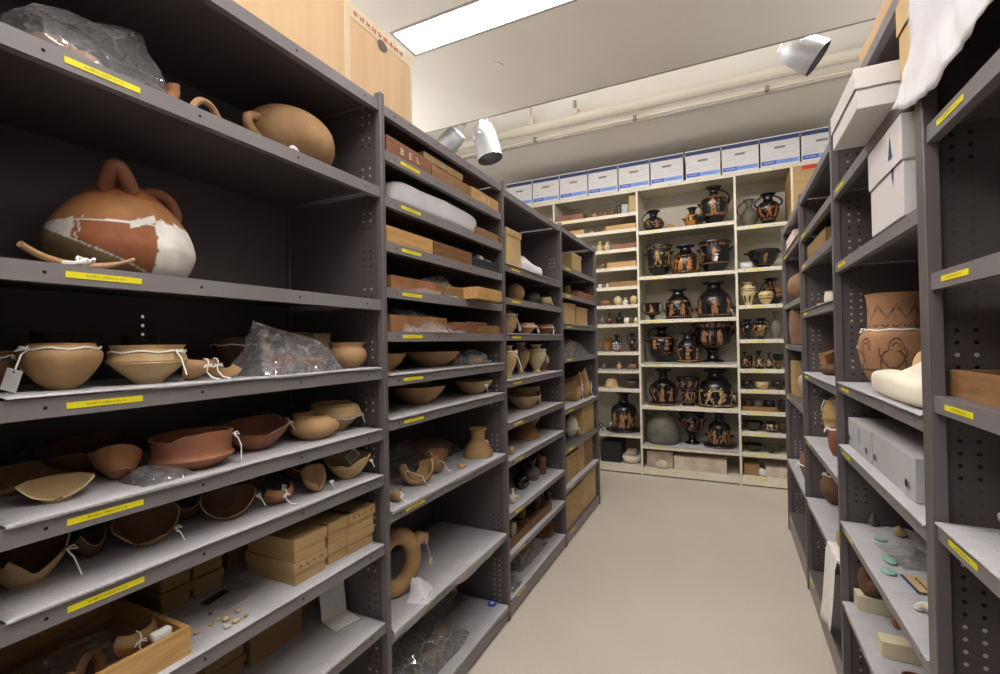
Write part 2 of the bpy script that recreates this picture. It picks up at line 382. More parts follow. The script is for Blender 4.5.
def liner(row, i):
    o, ri, fw, rz, W, D = axes(row); z = SH[row][i]
    rnd = random.Random(row+str(i)); amp = {('L2', 9): .012, ('L2', 10): .004, ('L3', 7): .010, ('L3', 8): .006, ('R1', 4): .01, ('R2', 6): .006}.get((row, i), .003)
    nx, ny = 46, 12; vs = []; b = MB(); sd = rnd.random()*50
    f0 = -.004 if amp < .02 else -.006
    dr = {('L2', 9): .03, ('L2', 8): .016, ('L2', 10): .022, ('L3', 7): .022, ('L3', 8): .012, ('L3', 6): .01, ('L2', 7): .008, ('R2', 6): .02, ('R3', 5): .012, ('L4', 7): .012}.get((row, i), .004)
    for j in range(ny+1):
        for k in range(nx+1):
            xl = .042 if row == 'R1' else .022; x = xl+(W-.022-xl)*k/nx; t = j/ny
            y = f0+.004*noise.noise((x*6, sd, 0))+t*(D-.05)
            if amp < .004: y = max(y, .003)
            zz = .0022+amp*max(0, noise.noise((x*5+sd, t*2, 1))+.15)*(1-t)**.6
            if row == 'R1' and k > nx-8: zz += .028*((k-nx+8)/8)**2*(1-t*.6)
            if j == 0: y, zz = -.0062, .0022-dr*max(.05, .5+noise.noise((x*4.5, sd, 4))*1.4)
            elif j == 1: y = -.0052; zz = .0030
            elif j == 2: y = .004; zz = max(zz, .0032)
            vs.append((x, y, zz))
    fs = [(j*(nx+1)+k, j*(nx+1)+k+1, (j+1)*(nx+1)+k+1, (j+1)*(nx+1)+k) for j in range(ny) for k in range(nx)]
    b.add(vs, fs, 'foam')
    ob = b.build('foam_liner', None); ob.location = o+Vector((0, 0, z)); ob.rotation_euler = (0, 0, rz)
    md = ob.modifiers.new('thickness', 'SOLIDIFY'); md.thickness = .0016; md.offset = 1
    tag(ob, 'white foam sheet on the %s board, %s' % ('lowest' if i == len(SH[row])-1 else ORD[i], BAYNAME[row]), 'shelf liner', 'white foam shelf liners')

# ------------------------------------------------------------------ placement on real shelves
def spot(row, sh, u, off, dz=0):
    """the place on a shelf, `off` metres behind its front edge, seen at photo column u -> world point, metres per pixel across, metres per pixel up"""
    o, ri, fw, rz, W, D = axes(row)
    z = SH[row][sh]+dz+(.0045 if sh in LINED.get(row, []) else .0006)
    k = (u-500)/FPX; q = CR-CF*k
    P0 = o+fw*off+Vector((0, 0, z))
    s = -((P0-CP).dot(q))/ri.dot(q)
    P = P0+ri*s; d = (P-CP).dot(CF); hx = math.hypot(P.x, P.y)
    return P, d/FPX*(d/hx), d/FPX, s
def spot_uv(row, sh, u, v):
    """depth behind the shelf edge of the point of the shelf surface seen at (u, v)"""
    o, ri, fw, rz, W, D = axes(row); z = SH[row][sh]+.005
    d = CF+CR*((u-500)/FPX)+CU*((337-v)/FPX); P = CP+d*((z-CP.z)/d.z)
    return (P-o).dot(fw)
def frame_loc(row, s, off, z):
    o, ri, fw, rz, W, D = axes(row); return o+ri*s+fw*off+Vector((0, 0, z))
# ------------------------------------------------------------------ thing builders
def curve(pts, n):
    """smooth profile through (r, z) points: Catmull-Rom"""
    P = [Vector((a, b, 0)) for a, b in pts]; out = []
    K = len(P)
    for i in range(n+1):
        t = i/n*(K-1); k = min(int(t), K-2); f = t-k
        a = P[max(k-1, 0)]; b = P[k]; c = P[k+1]; d = P[min(k+2, K-1)]
        q = .5*((2*b)+(c-a)*f+(2*a-5*b+4*c-d)*f*f+(3*b-a-3*c+d)*f**3)
        out.append((max(q.x, 1e-4), q.y))
    return out
PROF = {
 'bowl': [(0, 0), (.34, 0), (.37, .05), (.5, .15), (.78, .5), (.95, .85), (1, 1)],
 'dish': [(0, .02), (.34, 0), (.37, .08), (.4, .14), (.7, .45), (.93, .88), (1, 1)],
 'round': [(0, 0), (.28, 0), (.34, .03), (.62, .2), (.9, .5), (1, .7), (.97, .82), (.87, .93), (.81, .96), (.83, 1)],
 'ridge': [(0, 0), (.5, 0), (.68, .06), (.9, .2), (1, .3), (.93, .38), (.93, .6), (.97, .85), (1, 1)],
 'carin': [(0, 0), (.34, 0), (.4, .08), (.72, .33), (.985, .57), (1, .6), (.985, .63), (.93, .8), (.89, .88), (.9, .93), (.95, 1)],
 'cup': [(0, 0), (.5, 0), (.7, .08), (.95, .35), (1, .6), (.95, .8), (.88, .88), (.93, 1)],
 'jarlow': [(0, 0), (.45, 0), (.65, .1), (.92, .3), (1, .5), (.93, .7), (.8, .8), (.82, .9), (.93, 1)],
 'cone': [(.0, 0), (.98, 0), (1, .05), (.8, .3), (.5, .65), (.22, .95), (.0, 1)],
 'globe': [(0, 0), (.3, .0), (.55, .06), (.9, .28), (1, .5), (.9, .74), (.62, .9), (.3, .97), (.26, 1)],
 'jar': [(0, 0), (.38, 0), (.42, .05), (.62, .2), (.93, .48), (1, .62), (.9, .76), (.5, .86), (.45, .9), (.62, 1)],
 'pedjar': [(0, 0), (.42, 0), (.44, .04), (.32, .09), (.5, .2), (.84, .4), (1, .6), (.95, .73), (.62, .84), (.46, .88), (.45, .93), (.64, 1)],
 'amph': [(0, 0), (.36, 0), (.4, .04), (.55, .12), (.9, .36), (1, .52), (.85, .68), (.5, .76), (.42, .82), (.45, .93), (.7, .97), (.66, 1)],
 'oino': [(0, 0), (.5, 0), (.55, .04), (.75, .12), (1, .32), (.97, .46), (.7, .62), (.4, .7), (.36, .78), (.5, .94), (.68, .98), (.6, 1)],
 'hydria': [(0, 0), (.45, 0), (.48, .04), (.6, .1), (.9, .3), (1, .52), (.92, .66), (.55, .76), (.34, .81), (.31, .9), (.5, .96), (.55, 1)],
 'dome': [(0, 0), (.98, 0), (1.0, .04), (.9, .06), (.92, .2), (.92, .38), (.86, .54), (.68, .68), (.46, .78), (.38, .85), (.38, .92), (.6, .95), (.62, 1)],
 'domeplate': [(0, .01), (.55, 0), (.95, .02), (1, .05), (.76, .07), (.7, .09), (.7, .3), (.7, .5), (.6, .61), (.32, .7), (.24, .78), (.26, .9), (.46, .95), (.46, 1)],
 'belly': [(0, 0), (.78, 0), (.9, .02), (.98, .1), (1, .25), (.95, .45), (.78, .66), (.5, .82), (.4, .88), (.42, .96), (.52, 1)],
 'krater': [(0, 0), (.42, 0), (.46, .03), (.42, .06), (.6, .14), (.82, .32), (.88, .56), (.88, .82), (.9, .9), (1, .94), (1, 1)],
 'footkrater': [(0, 0), (.5, 0), (.52, .04), (.34, .08), (.26, .16), (.28, .28), (.5, .38), (.84, .5), (.9, .62), (.86, .82), (.9, .9), (1, .94), (1, 1)],
 'calyx': [(0, 0), (.5, 0), (.5, .05), (.42, .08), (.55, .16), (.62, .3), (.64, .56), (.8, .6), (.85, .78), (.96, .96), (1, 1)],
 'kantharos': [(0, 0), (.5, 0), (.5, .06), (.3, .1), (.3, .16), (.9, .32), (1, .45), (.9, .6), (.95, 1)],
 'skyphos': [(0, 0), (.5, 0), (.5, .08), (.42, .12), (.7, .35), (.95, .7), (1, 1)],
 'lek': [(0, 0), (.7, 0), (.8, .1), (1, .3), (.95, .5), (.5, .64), (.3, .7), (.28, .85), (.5, .92), (.5, 1)],
 'bottle': [(0, 0), (.7, 0), (.9, .1), (1, .3), (.8, .5), (.35, .65), (.3, .9), (.42, 1)],
 'painted': [(0, 0), (.52, 0), (.6, .02), (.85, .17), (.98, .36), (1, .46), (.93, .56), (.78, .61), (.74, .64), (.72, .8), (.74, .95), (.79, 1)],
 'plaster': [(0, 0), (.55, 0), (.72, .025), (.9, .12), (1, .27), (.99, .38), (.9, .54), (.72, .7), (.5, .84), (.3, .94), (.14, .99), (.0, 1)],
 'tubejar': [(0, 0), (.8, 0), (.9, .1), (1, .5), (.95, .9), (.9, 1)],
}
def lathe(mb, prof, w, h, m, N=36, M=22, th=.006, a0=0., a1=2*PI, cut=None, t0=0., inner=True, paint=None, matin=None, edge=None):
    R = w/2; T = curve(PROF[prof] if isinstance(prof, str) else prof, 160)
    pr = [(r*R, z*h) for r, z in T]
    nr = []
    for i in range(161):
        a = pr[max(i-1, 0)]; b = pr[min(i+1, 160)]; tx, tz = b[0]-a[0], b[1]-a[1]; l = math.hypot(tx, tz) or 1
        nr.append((-tz/l, tx/l))          # inward normal
    full = abs(a1-a0) > 2*PI-.01
    nt = N if full else N+1
    out = []; inn = []
    for i in range(nt):
        a = a0+(a1-a0)*i/N; tm = cut(a) if cut else 1.
        for j in range(M+1):
            k = min(160, int(round((t0+(tm-t0)*j/M)*160))); r, z = pr[k]
            out.append((r*math.cos(a), r*math.sin(a), z))
            ri = max(1e-4, r+nr[k][0]*th); zi = max(z+nr[k][1]*th, th if t0 == 0 else -1)
            if j == M: zi = z-.0005; 
            inn.append((ri*math.cos(a), ri*math.sin(a), zi))
    K = len(out); q = M+1
    fo = []; fi = []; fe = []
    for i in range(N):
        p = i*q; s = ((i+1) % nt)*q
        for j in range(M):
            fo.append((p+j, s+j, s+j+1, p+j+1))
            if inner: fi.append((K+p+j, K+p+j+1, K+s+j+1, K+s+j))
        if inner:
            fe.append((p+M, s+M, K+s+M, K+p+M))
            if t0 > 0: fe.append((p, K+p, K+s, s))
    if inner and not full:
        for i in (0, nt-1):
            for j in range(M):
                f = (i*q+j, i*q+j+1, K+i*q+j+1, K+i*q+j); fe.append(f if i == 0 else f[::-1])
    o = len(mb.v)
    mb.add(out+(inn if inner else []), fo, m)
    ke = mb.mi(edge or (('buff' if m != 'buff' else 'buff_pale') if cut else m))
    for f in fe: mb.f.append([x+o for x in f]); mb.m.append(ke)
    if inner:
        k = mb.mi(matin or m)
        for f in fi: mb.f.append([x+o for x in f]); mb.m.append(k)
    if paint:
        A = np.array(out); th_ = np.arctan2(A[:, 1], A[:, 0]); mb.c[o] = paint(th_, A[:, 2]/h, np.hypot(A[:, 0], A[:, 1])/R, h/R)
        if inner: mb.c[o+K] = np.tile(np.array(paint.inner if hasattr(paint, 'inner') else (.02, .016, .014)), (K, 1))
    def rad(zf):
        zz = zf*h; best = 0
        for (ra, za), (rb, zb) in zip(pr, pr[1:]):
            if (za-zz)*(zb-zz) <= 0 and max(ra, rb) > best: best = max(ra, rb)
        return best or R*.5
    return rad
def jag(seed, lo, hi, n=7, base=None):
    """a broken rim: how far up the profile the wall survives at each angle"""
    rnd = random.Random(seed); P = sorted((rnd.uniform(-PI, PI), rnd.uniform(lo, hi)) for _ in range(n))
    def f(a):
        a = (a+PI) % (2*PI)-PI
        Q = [(P[-1][0]-2*PI, P[-1][1])]+P+[(P[0][0]+2*PI, P[0][1])]
        for (x0, y0), (x1, y1) in zip(Q, Q[1:]):
            if x0 <= a <= x1: return y0+(y1-y0)*(a-x0)/max(1e-6, x1-x0)
        return lo
    return f
def lowside(deg, lo, hi, seed=0, width=1.1):
    """rim broken away on the side facing deg"""
    j = jag(seed, -.13, .13, 13)
    def f(a):
        d = abs((a-R_(deg)+PI) % (2*PI)-PI)
        t = min(1, max(0, (d-width*.5)/(width*.7)))
        return min(1, max(.12, lo+(hi-lo)*t+(j(a) if t < 1 else min(0, j(a)*.5))))
    return f
def handle_pts(kind, rad, h, w, a, z0, z1, out, lift=0., n=12):
    R = w/2; a = R_(a); P = []
    ca, sa = math.cos(a), math.sin(a)
    if kind == 'v':                        # vertical strap from z1 down to z0
        r1, r0 = rad(z1)*.93, rad(z0)*.95
        for i in range(n+1):
            s = i/n; rr = r1+(r0-r1)*s+out*R*math.sin(PI*s)**.7
            zz = (z1+(z0-z1)*s)*h+lift*h*math.sin(PI*min(1, s*1.6))*(1-s)
            P.append((rr*ca, rr*sa, zz))
    else:                                  # horizontal loop at z0, half width z1 (fraction of R)
        r0 = rad(z0)*.95
        for i in range(n+1):
            s = i/n-.5; t = s*2*z1*R; rr = math.sqrt(max(1e-6, r0*r0-t*t))+out*R*math.cos(PI*s)
            P.append((rr*ca-t*sa, rr*sa+t*ca, z0*h+lift*h*math.cos(PI*s)))
    return P
def finish(parts, name, label, cat, loc, rz, group=None, rot=None, settle=True, bevel=0, ang=.7):
    """parts: list of (part name, MB, optional label). One part -> one mesh, several -> an empty that parents them"""
    if rot:
        m = Euler([R_(x) for x in rot]).to_matrix().to_4x4()
        for p in parts: p[1].xf(m)
    if settle:
        zm = min(p[1].zmin() for p in parts if p[0] not in ('string', 'paper_tag'))
        t = Matrix.Translation((0, 0, -zm))
        for p in parts: p[1].xf(t)
    if len(parts) == 1:
        o = parts[0][1].build(name, None, bevel=bevel, ang=ang); o.location = loc; o.rotation_euler = (0, 0, rz)
    else:
        o = empty(name, loc, rz)
        for p in parts:
            c = p[1].build(p[0], o, bevel=bevel)
            if len(p) > 2 and p[2]: c['label'] = p[2]
    return tag(o, label, cat, group)
def tie(parts, rad, h, spec, mat_='string'):
    """white tape tied round a pot with a paper tag: spec (angle, z fraction, drop in m, tag size or 0)"""
    a, zf, drop, card = spec[:4]; ring = spec[4] if len(spec) > 4 else True
    b = MB(); r = rad(zf)+.002; a = R_(a); ca, sa = math.cos(a), math.sin(a)
    wd = min(.0034, max(.0016, h*.022))
    if ring: b.tube([(r*math.cos(2*PI*k/32), r*math.sin(2*PI*k/32), zf*h+.002*math.sin(k*1.3)) for k in range(32)], wd, 'string', 5, True)
    k0 = Vector((r*ca, r*sa, zf*h))
    for s in (-1, 1):                     # the bow
        b.tube([k0, k0+Vector((ca*.008-sa*s*wd*4, sa*.008+ca*s*wd*4, wd*2)), k0+Vector((ca*.012-sa*s*wd*6, sa*.012+ca*s*wd*6, -wd*2)), k0+Vector((ca*.004, sa*.004, 0))], wd*.8, 'string', 5)
    e = k0+Vector((ca*(.012+drop*.25), sa*(.012+drop*.25), -drop))
    b.tube([k0, k0+Vector((ca*.012, sa*.012, -drop*.3)), e], wd*.8, 'string', 5)
    parts.append(('string', b))
    if card:
        t = MB(); t.box(-card*.32, card*.32, -.0006, .0006, -card, 0, 'paper')
        t.disc((0, -.0009, -card*.12), (0, -1, 0), card*.05, 'ink', 8)
        t.xf(Matrix.Translation(e) @ Matrix.Rotation(a+PI/2+.25, 4, 'Z') @ Matrix.Rotation(.3, 4, 'Y'))
        parts.append(('paper_tag', t))
def room(row, sh, dz=0):
    return (SH[row][sh-1]-SH[row][sh]-.044-dz-(.005 if sh in LINED.get(row, []) else 0)) if sh else 9
def keep(row, P, s, w):
    """slide a thing along its shelf so that it stays between the uprights"""
    o, ri, fw, rz, W, D = axes(row); t = min(max(s, w/2+.019), W-w/2-.019) if w < W-.04 else W/2
    return P+ri*(t-s), t
def pot(row, sh, u0, u1, hpx, prof, label, name='bowl', cat='bowl', m='tan', off=None, hd=(), cut=None, rot=None, tg=None, dz=0, paint=None,
        arc=None, t0=0., N=36, M=22, th=None, rz=0, group=None, extra=None, matin=None, inner=True, hr=None, hmat=None, kw=1.):
    uc = (u0+u1)/2; o_ = off if off is not None else .08
    for _ in range(4):
        P, pw, ph, s = spot(row, sh, uc, o_, dz)
        w = (u1-u0)*pw*kw
        o_ = max(min(w/2+.012 if off is None else off, BAYS[row][3]-w/2-.01), w/2-.01)
    h = min(hpx*ph, room(row, sh, dz) if not rot else 9); b = MB(); w *= 1.
    ext = max([q[4]*.6 if q[0] == 'v' else q[4]*.5 for q in hd if abs(math.cos(R_(q[1]))) > .7] or [0])
    P, s = keep(row, P, s, w*(1+ext))
    th = th or max(.003, min(.008, w*.03))
    a0, a1 = (R_(arc[0]), R_(arc[1])) if arc else (0., 2*PI)
    rad = lathe(b, prof, w, h, m, N, M, th, a0, a1, cut, t0, inner, paint, matin)
    parts = [('body', b)]
    for q in hd:
        k = MB(); r = (q[6] if len(q) > 6 else .07)*w/2
        k.tube(handle_pts(q[0], rad, h, w, *q[1:6]), r, hmat or (m if not paint else 'blackglaze'), 12)
        parts.append(('handle', k))
    if tg: tie(parts, rad, h, tg)
    if extra: extra(parts, w, h, rad)
    return finish(parts, name, label, cat, P, axes(row)[3]+R_(rz), group, rot)
def kbox(row, sh, u0, u1, hpx, dep, label, off=.015, lid=.42, m='kraft', name='cardboard_box', cat='box', dz=0, group=None, h=None, pen=None, inset=0., mlid=None, skew=0, uh=None):
    Pa, _, pa, sa = spot(row, sh, u0, off, dz); Pb, _, pb, sb = spot(row, sh, u1, off, dz)
    W = abs(sb-sa)-inset; hh = min(h or hpx*(pa+pb)/2, room(row, sh, dz))
    P, _s = keep(row, (Pa+Pb)/2, (sa+sb)/2, W); parts = []
    lz = hh*(1-lid) if lid else hh
    g = .004 if lid else 0
    b = MB(); b.box(-W/2+g, W/2-g, g, dep-g, 0, hh-(.002 if lid else 0), m); parts.append(('body', b))
    if lid:
        l = MB(); l.box(-W/2, W/2, 0, dep, lz, hh, mlid or m, skip='b')
        if pen:
            rnd = random.Random(label)
            for q in range(pen):
                x = -W*.32+W*.64*q/max(1, pen-1); z0 = lz+(hh-lz)*.35; z1 = lz+(hh-lz)*.68
                l.tube([(x+rnd.uniform(-.006, .006), -.0006, z0+rnd.random()*(z1-z0)) for _ in range(4)], .0009, 'black_ink', 4)
        parts.append(('lid', l))
    return finish(parts, name, label, cat, P, axes(row)[3]+R_(skew), group, settle=False, bevel=.0015)
def tray(row, sh, u0, u1, hpx, dep, label, off=.012, m='wood', dz=0, h=None, group=None, chalk=None, simple=False, t=.011, skew=0, name='wooden_tray', cat='tray'):
    Pa, _, pa, sa = spot(row, sh, u0, off, dz); Pb, _, pb, sb = spot(row, sh, u1, off, dz)
    W = min(abs(sb-sa), axes(row)[4]-.045); hh = min(h or hpx*(pa+pb)/2, room(row, sh, dz)); P, _s = keep(row, (Pa+Pb)/2, (sa+sb)/2, W)
    def side(x0, x1, y0, y1): b = MB(); b.box(x0, x1, y0, y1, 0, hh, m); return b
    f = side(-W/2, W/2, 0, t); k = side(-W/2, W/2, dep-t, dep); l = side(-W/2, -W/2+t, t, dep-t); r = side(W/2-t, W/2, t, dep-t)
    fl = MB(); fl.box(-W/2+t, W/2-t, t, dep-t, .003, .009, m)
    if chalk: front_text(f, chalk, hh*.55, 0, -.0008, hh*.5, 'chalk', 1.3)
    parts = [('front_board', f), ('back_board', k), ('end_board', l), ('end_board', r), ('tray_floor', fl)]
    if simple:
        b = MB()
        for p in parts:
            o = len(b.v); b.v += p[1].v
            for ff, mm in zip(p[1].f, p[1].m): b.f.append([x+o for x in ff]); b.m.append(b.mi(p[1].mats[mm]))
        parts = [('tray', b)]
    return finish(parts, name, label, cat, P, axes(row)[3]+R_(skew), group, settle=False)
def blob(w, d, h, seed, m, e=.65, amp=.12, fr=9., peak=None, n=26, ridge=True, flat=.12):
    """crumpled soft bundle: superellipsoid flattened where it rests, creased by ridged noise"""
    b = MB(); vs = []; fs = []; nu, nv = n*2, n
    sg = lambda x, p: math.copysign(abs(x)**p, x)
    s0 = seed*13.7
    for j in range(nv+1):
        v = -PI/2+PI*j/nv
        for i in range(nu):
            u = 2*PI*i/nu
            x = sg(math.cos(v), e)*sg(math.cos(u), e); y = sg(math.cos(v), e)*sg(math.sin(u), e); z = sg(math.sin(v), e*.9)
            p = Vector((x*w/2, y*d/2, z*h/2+h/2)); q = Vector((p.x*fr+s0, p.y*fr, p.z*fr))
            nn = noise.noise(q)
            if ridge: nn = (1-2*abs(nn))*.6+.4*(1-2*abs(noise.noise(q*2.3)))-.5
            k = 1+amp*nn*2
            p.x *= k; p.y *= k; p.z *= 1+amp*nn*2.5
            if peak:
                px, py, pz, rr = peak; dd = math.hypot(p.x/w*2-px, p.y/d*2-py)
                if z > -.2: p.z += pz*h*math.exp(-(dd/rr)**2)*(z+.2)/1.2
            p.z = max(p.z, 0)+ (0 if p.z > 0 else .0)
            vs.append(p)
    for j in range(nv):
        for i in range(nu): fs.append((j*nu+i, j*nu+(i+1) % nu, (j+1)*nu+(i+1) % nu, (j+1)*nu+i))
    for ax, lim in ((0, w), (1, d)):
        lo = min(p[ax] for p in vs); hi = max(p[ax] for p in vs); k = lim/(hi-lo)
        for p in vs: p[ax] = (p[ax]-(lo+hi)/2)*k
    hi = max(p.z for p in vs); tgt = h*(1+(peak[2]*.8 if peak else 0))
    for p in vs: p.z *= tgt/hi
    b.add(vs, fs, m); return b
def hull(w, d, h, seed, m, peak=None):
    """stretched, faceted plastic film: convex hull of scattered points, lightly crumpled"""
    rnd = random.Random(seed*7+1); bm = bmesh.new(); P = []
    for k in range(30):
        a = rnd.uniform(0, 2*PI); v = rnd.uniform(0, PI/2)**1.1; g = lambda x, p: math.copysign(abs(x)**p, x); f = rnd.uniform(.82, 1)
        P.append((g(math.cos(v), .5)*g(math.cos(a), .55)*w/2*f, g(math.cos(v), .5)*g(math.sin(a), .55)*d/2*f, math.sin(v)*h*f))
    for sx in (-1, 1):
        for sy in (-1, 1): P.append((sx*w*.48, sy*d*.46, 0)); P.append((sx*w*rnd.uniform(.2, .35), sy*d*.5, 0))
    if peak: P.append((peak[0]*w/2, peak[1]*d/2, h*(1+peak[2]*.8))); P.append((peak[0]*w/2*.9, peak[1]*d/2+.03, h*(1+peak[2]*.7)))
    for p in P: bm.verts.new(p)
    r = bmesh.ops.convex_hull(bm, input=bm.verts[:]); bmesh.ops.delete(bm, geom=list({v for v in r['geom_interior'] if isinstance(v, bmesh.types.BMVert)}), context='VERTS')
    bmesh.ops.triangulate(bm, faces=bm.faces[:]); bmesh.ops.subdivide_edges(bm, edges=bm.edges[:], cuts=3, use_grid_fill=True)
    c = Vector((0, 0, h*.4))
    for v in bm.verts:
        q = Vector(v.co)*(3.2/max(.08, h))
        nn = abs(noise.noise(q*.45+Vector((seed, 0, 0))))*.26+abs(noise.noise(q*1.1))*.12
        v.co = v.co+(c-v.co)*nn*(1 if v.co.z > .004 else .35); v.co.z = max(0, v.co.z)
    bm.verts.index_update(); b = MB(); b.add([v.co.copy() for v in bm.verts], [[v.index for v in f.verts] for f in bm.faces], m); bm.free()
    return b
def bag(row, sh, u0, u1, hpx, dep, label, seed, off=.02, m='plastic', dz=0, peak=None, rz=0, amp=.1, fr=9., name='plastic_bag', cat='bag', e=.6, group=None, n=26, h=None, ridge=True):
    uc = (u0+u1)/2
    P, pw, ph, s = spot(row, sh, uc, off+dep/2, dz); w = (u1-u0)*pw; hh = h or hpx*ph
    if row[0] != 'B':
        sa = spot(row, sh, u0, off+dep*.3, dz)[3]; sb = spot(row, sh, u1, off+dep*.3, dz)[3]; w = abs(sb-sa); P = frame_loc(row, (sa+sb)/2, off+dep/2, P.z); s = (sa+sb)/2
    w = min(w, axes(row)[4]-.05); P, s = keep(row, P, s, w); hh = min(hh, room(row, sh, dz)/(1+(peak[2]*.8 if peak else 0)))
    b = hull(w, dep, hh, seed, m, peak) if m.startswith('plastic') else blob(w, dep, hh, seed, m, e, amp, fr, peak, n, ridge)
    return finish([('bag', b)], name, label, cat, P, axes(row)[3]+R_(rz), group, ang=.28 if m.startswith('plastic') else .9)
def lump(row, sh, u0, u1, hpx, label, seed, m='stone', name='stone_fragment', cat='fragment', off=.1, dep=None, dz=0, amp=.14, fr=None, e=.8, rz=0, group=None, rot=None, n=10):
    P, pw, ph, s = spot(row, sh, (u0+u1)/2, off, dz); w = (u1-u0)*pw; h = min(hpx*ph, room(row, sh, dz)); dep = dep or w*.8; P, s = keep(row, P, s, w)
    b = blob(w, dep, h, seed, m, e, amp, fr or 1.6/max(w, .01), None, n, False)
    return finish([('body', b)], name, label, cat, P, axes(row)[3]+R_(rz), group, rot)
def sherd(row, sh, u0, u1, hpx, label, prof='bowl', m='tan', arc=(-150, -30), t0=.25, rot=(0, 0, 0), off=.1, seed=1, tg=None, dz=0, lo=.85, rz=0, group=None, name='pottery_sherd', cat='sherd', matin=None, k=1., N=20):
    """curved wall fragment with jagged edges; u0..u1 and hpx give the size of the fragment itself"""
    P, pw, ph, s = spot(row, sh, (u0+u1)/2, off, dz); w = (u1-u0)*pw; h = min(hpx*ph, room(row, sh, dz)); P, s = keep(row, P, s, w)
    b = MB(); a0, a1 = R_(arc[0]), R_(arc[1])
    lathe(b, prof, 1., .55*k, m, N, 10, .028, a0, a1, jag(seed, lo, 1., 9), t0, True, None, matin)
    if rot: b.xf(Euler([R_(x) for x in rot]).to_matrix().to_4x4())
    mn = [min(p[i] for p in b.v) for i in range(3)]; mx = [max(p[i] for p in b.v) for i in range(3)]
    c = Vector(((mn[0]+mx[0])/2, (mn[1]+mx[1])/2, mn[2])); sx = w/(mx[0]-mn[0]); sz = h/(mx[2]-mn[2]); sy = (sx+sz)/2
    b.v = [Vector(((p.x-c.x)*sx, (p.y-c.y)*sy, (p.z-c.z)*sz)) for p in b.v]
    parts = [('body', b)]
    if tg:
        t = MB(); yb = -(mx[1]-mn[1])*sy/2; ws = max(.0018, w*.012)
        x = tg[0]*w
        fy = lambda xx, zf: min([p.y for p in b.v if abs(p.x-xx) < w*.12 and abs(p.z-zf*h) < h*.22] or [yb*.8])
        top = max([p.z for p in b.v if abs(p.x-x) < w*.08] or [h])
        pts = [Vector((x+w*.02*math.sin(q*1.7), fy(x, top/h*(1-q*.16))-ws*1.1, top*(1-q*.16)+ws)) for q in range(5)]
        t.tube([pts[0]+Vector((0, .012, .001))]+pts, ws, 'string', 5)
        k = pts[2]
        for sg in (-1, 1): t.tube([k, k+Vector((sg*ws*4, -ws*2, ws*2)), k+Vector((sg*ws*6, -ws*2, -ws*2)), k+Vector((sg*ws*2, -ws, 0))], ws*.9, 'string', 5)
        t.tube([pts[-1], pts[-1]+Vector((.006, -.01, -pts[-1].z*.7)), Vector((pts[-1].x+.016, pts[-1].y-.022, ws))], ws, 'string', 5)
        parts.append(('string', t))
        if len(tg) > 1 and tg[1]:
            cdz = tg[1]; g = MB(); g.box(-cdz*.35, cdz*.35, -.0006, .0006, 0, cdz, 'paper')
            for q in range(4): g.box(-cdz*.24, cdz*.2, -.0009, -.0007, cdz*(.3+.13*q), cdz*(.34+.13*q), 'ink')
            g.xf(Matrix.Translation((x+.01, yb*.3, h*.55)) @ Matrix.Rotation(.5, 4, 'Y') @ Matrix.Rotation(-.35, 4, 'X')); parts.append(('paper_tag', g))
    return finish(parts, name, label, cat, P, axes(row)[3]+R_(rz), group, settle=False)

def trough(row, sh, u0, u1, r, label, m, off, a0, a1, seed, rz=0, name='pottery_sherd', cat='sherd', tg=True):
    """long gutter-like fragment lying along the shelf, ends broken at a slant"""
    sa = spot(row, sh, u0, off)[3]; sb = spot(row, sh, u1, off)[3]; P = spot(row, sh, u1, off)[0]; W = abs(sb-sa); P, s = keep(row, frame_loc(row, (sa+sb)/2, off, P.z), (sa+sb)/2, W)
    b = MB(); n, k = 24, 14; rnd = random.Random(seed); th = .009; vs = []
    for L_ in (0, 1):
        rr = r-L_*th
        for j in range(k+1):
            a = R_(a0+(a1-a0)*j/k); e0 = -W/2+.012*math.sin(j*1.3+seed); e1 = W/2-.05*(1-j/k)+.008*math.sin(j*2.1)
            for i in range(n+1):
                x = e0+(e1-e0)*i/n; q = rr*(1+.03*noise.noise((x*8, j*.4, seed)))
                vs.append((x, q*math.sin(a), r-q*math.cos(a)))
    N2 = (n+1)*(k+1); fs = []
    for j in range(k):
        for i in range(n):
            p = j*(n+1)+i; fs.append((p, p+n+1, p+n+2, p+1)); fs.append((N2+p, N2+p+1, N2+p+n+2, N2+p+n+1))
    for i in range(n):
        for p in (i, k*(n+1)+i): fs.append((p, p+1, N2+p+1, N2+p))
    for j in range(k):
        for p in (j*(n+1), j*(n+1)+n): fs.append((p, p+n+1, N2+p+n+1, N2+p))
    b.add(vs, fs, m); parts = [('body', b)]
    if tg:
        t = MB(); x = -W*.05
        t.tube([(x+.01*math.sin(q), (r+.002)*math.sin(R_(a0+(a1-a0)*q/12)), r-(r+.002)*math.cos(R_(a0+(a1-a0)*q/12))) for q in range(13)]+[(x, (r-.013)*math.sin(R_(a1-8)), r-(r-.013)*math.cos(R_(a1-8)))], .0032, 'string', 5)
        y0, z0 = (r+.002)*math.sin(R_(a0)), r-(r+.002)*math.cos(R_(a0))
        for sg in (-1, 1): t.tube([(x, y0-.003, z0), (x+sg*.02, y0-.014, z0+.004), (x+sg*.035, y0-.02, .006)], .004, 'string', 5)
        t.tube([(x, y0-.003, z0), (x-.01, y0-.03, .008), (x-.03, y0-.06, .005)], .004, 'string', 5)
        parts.append(('string', t))
    return finish(parts, name, label, cat, P, axes(row)[3]+R_(rz), None)

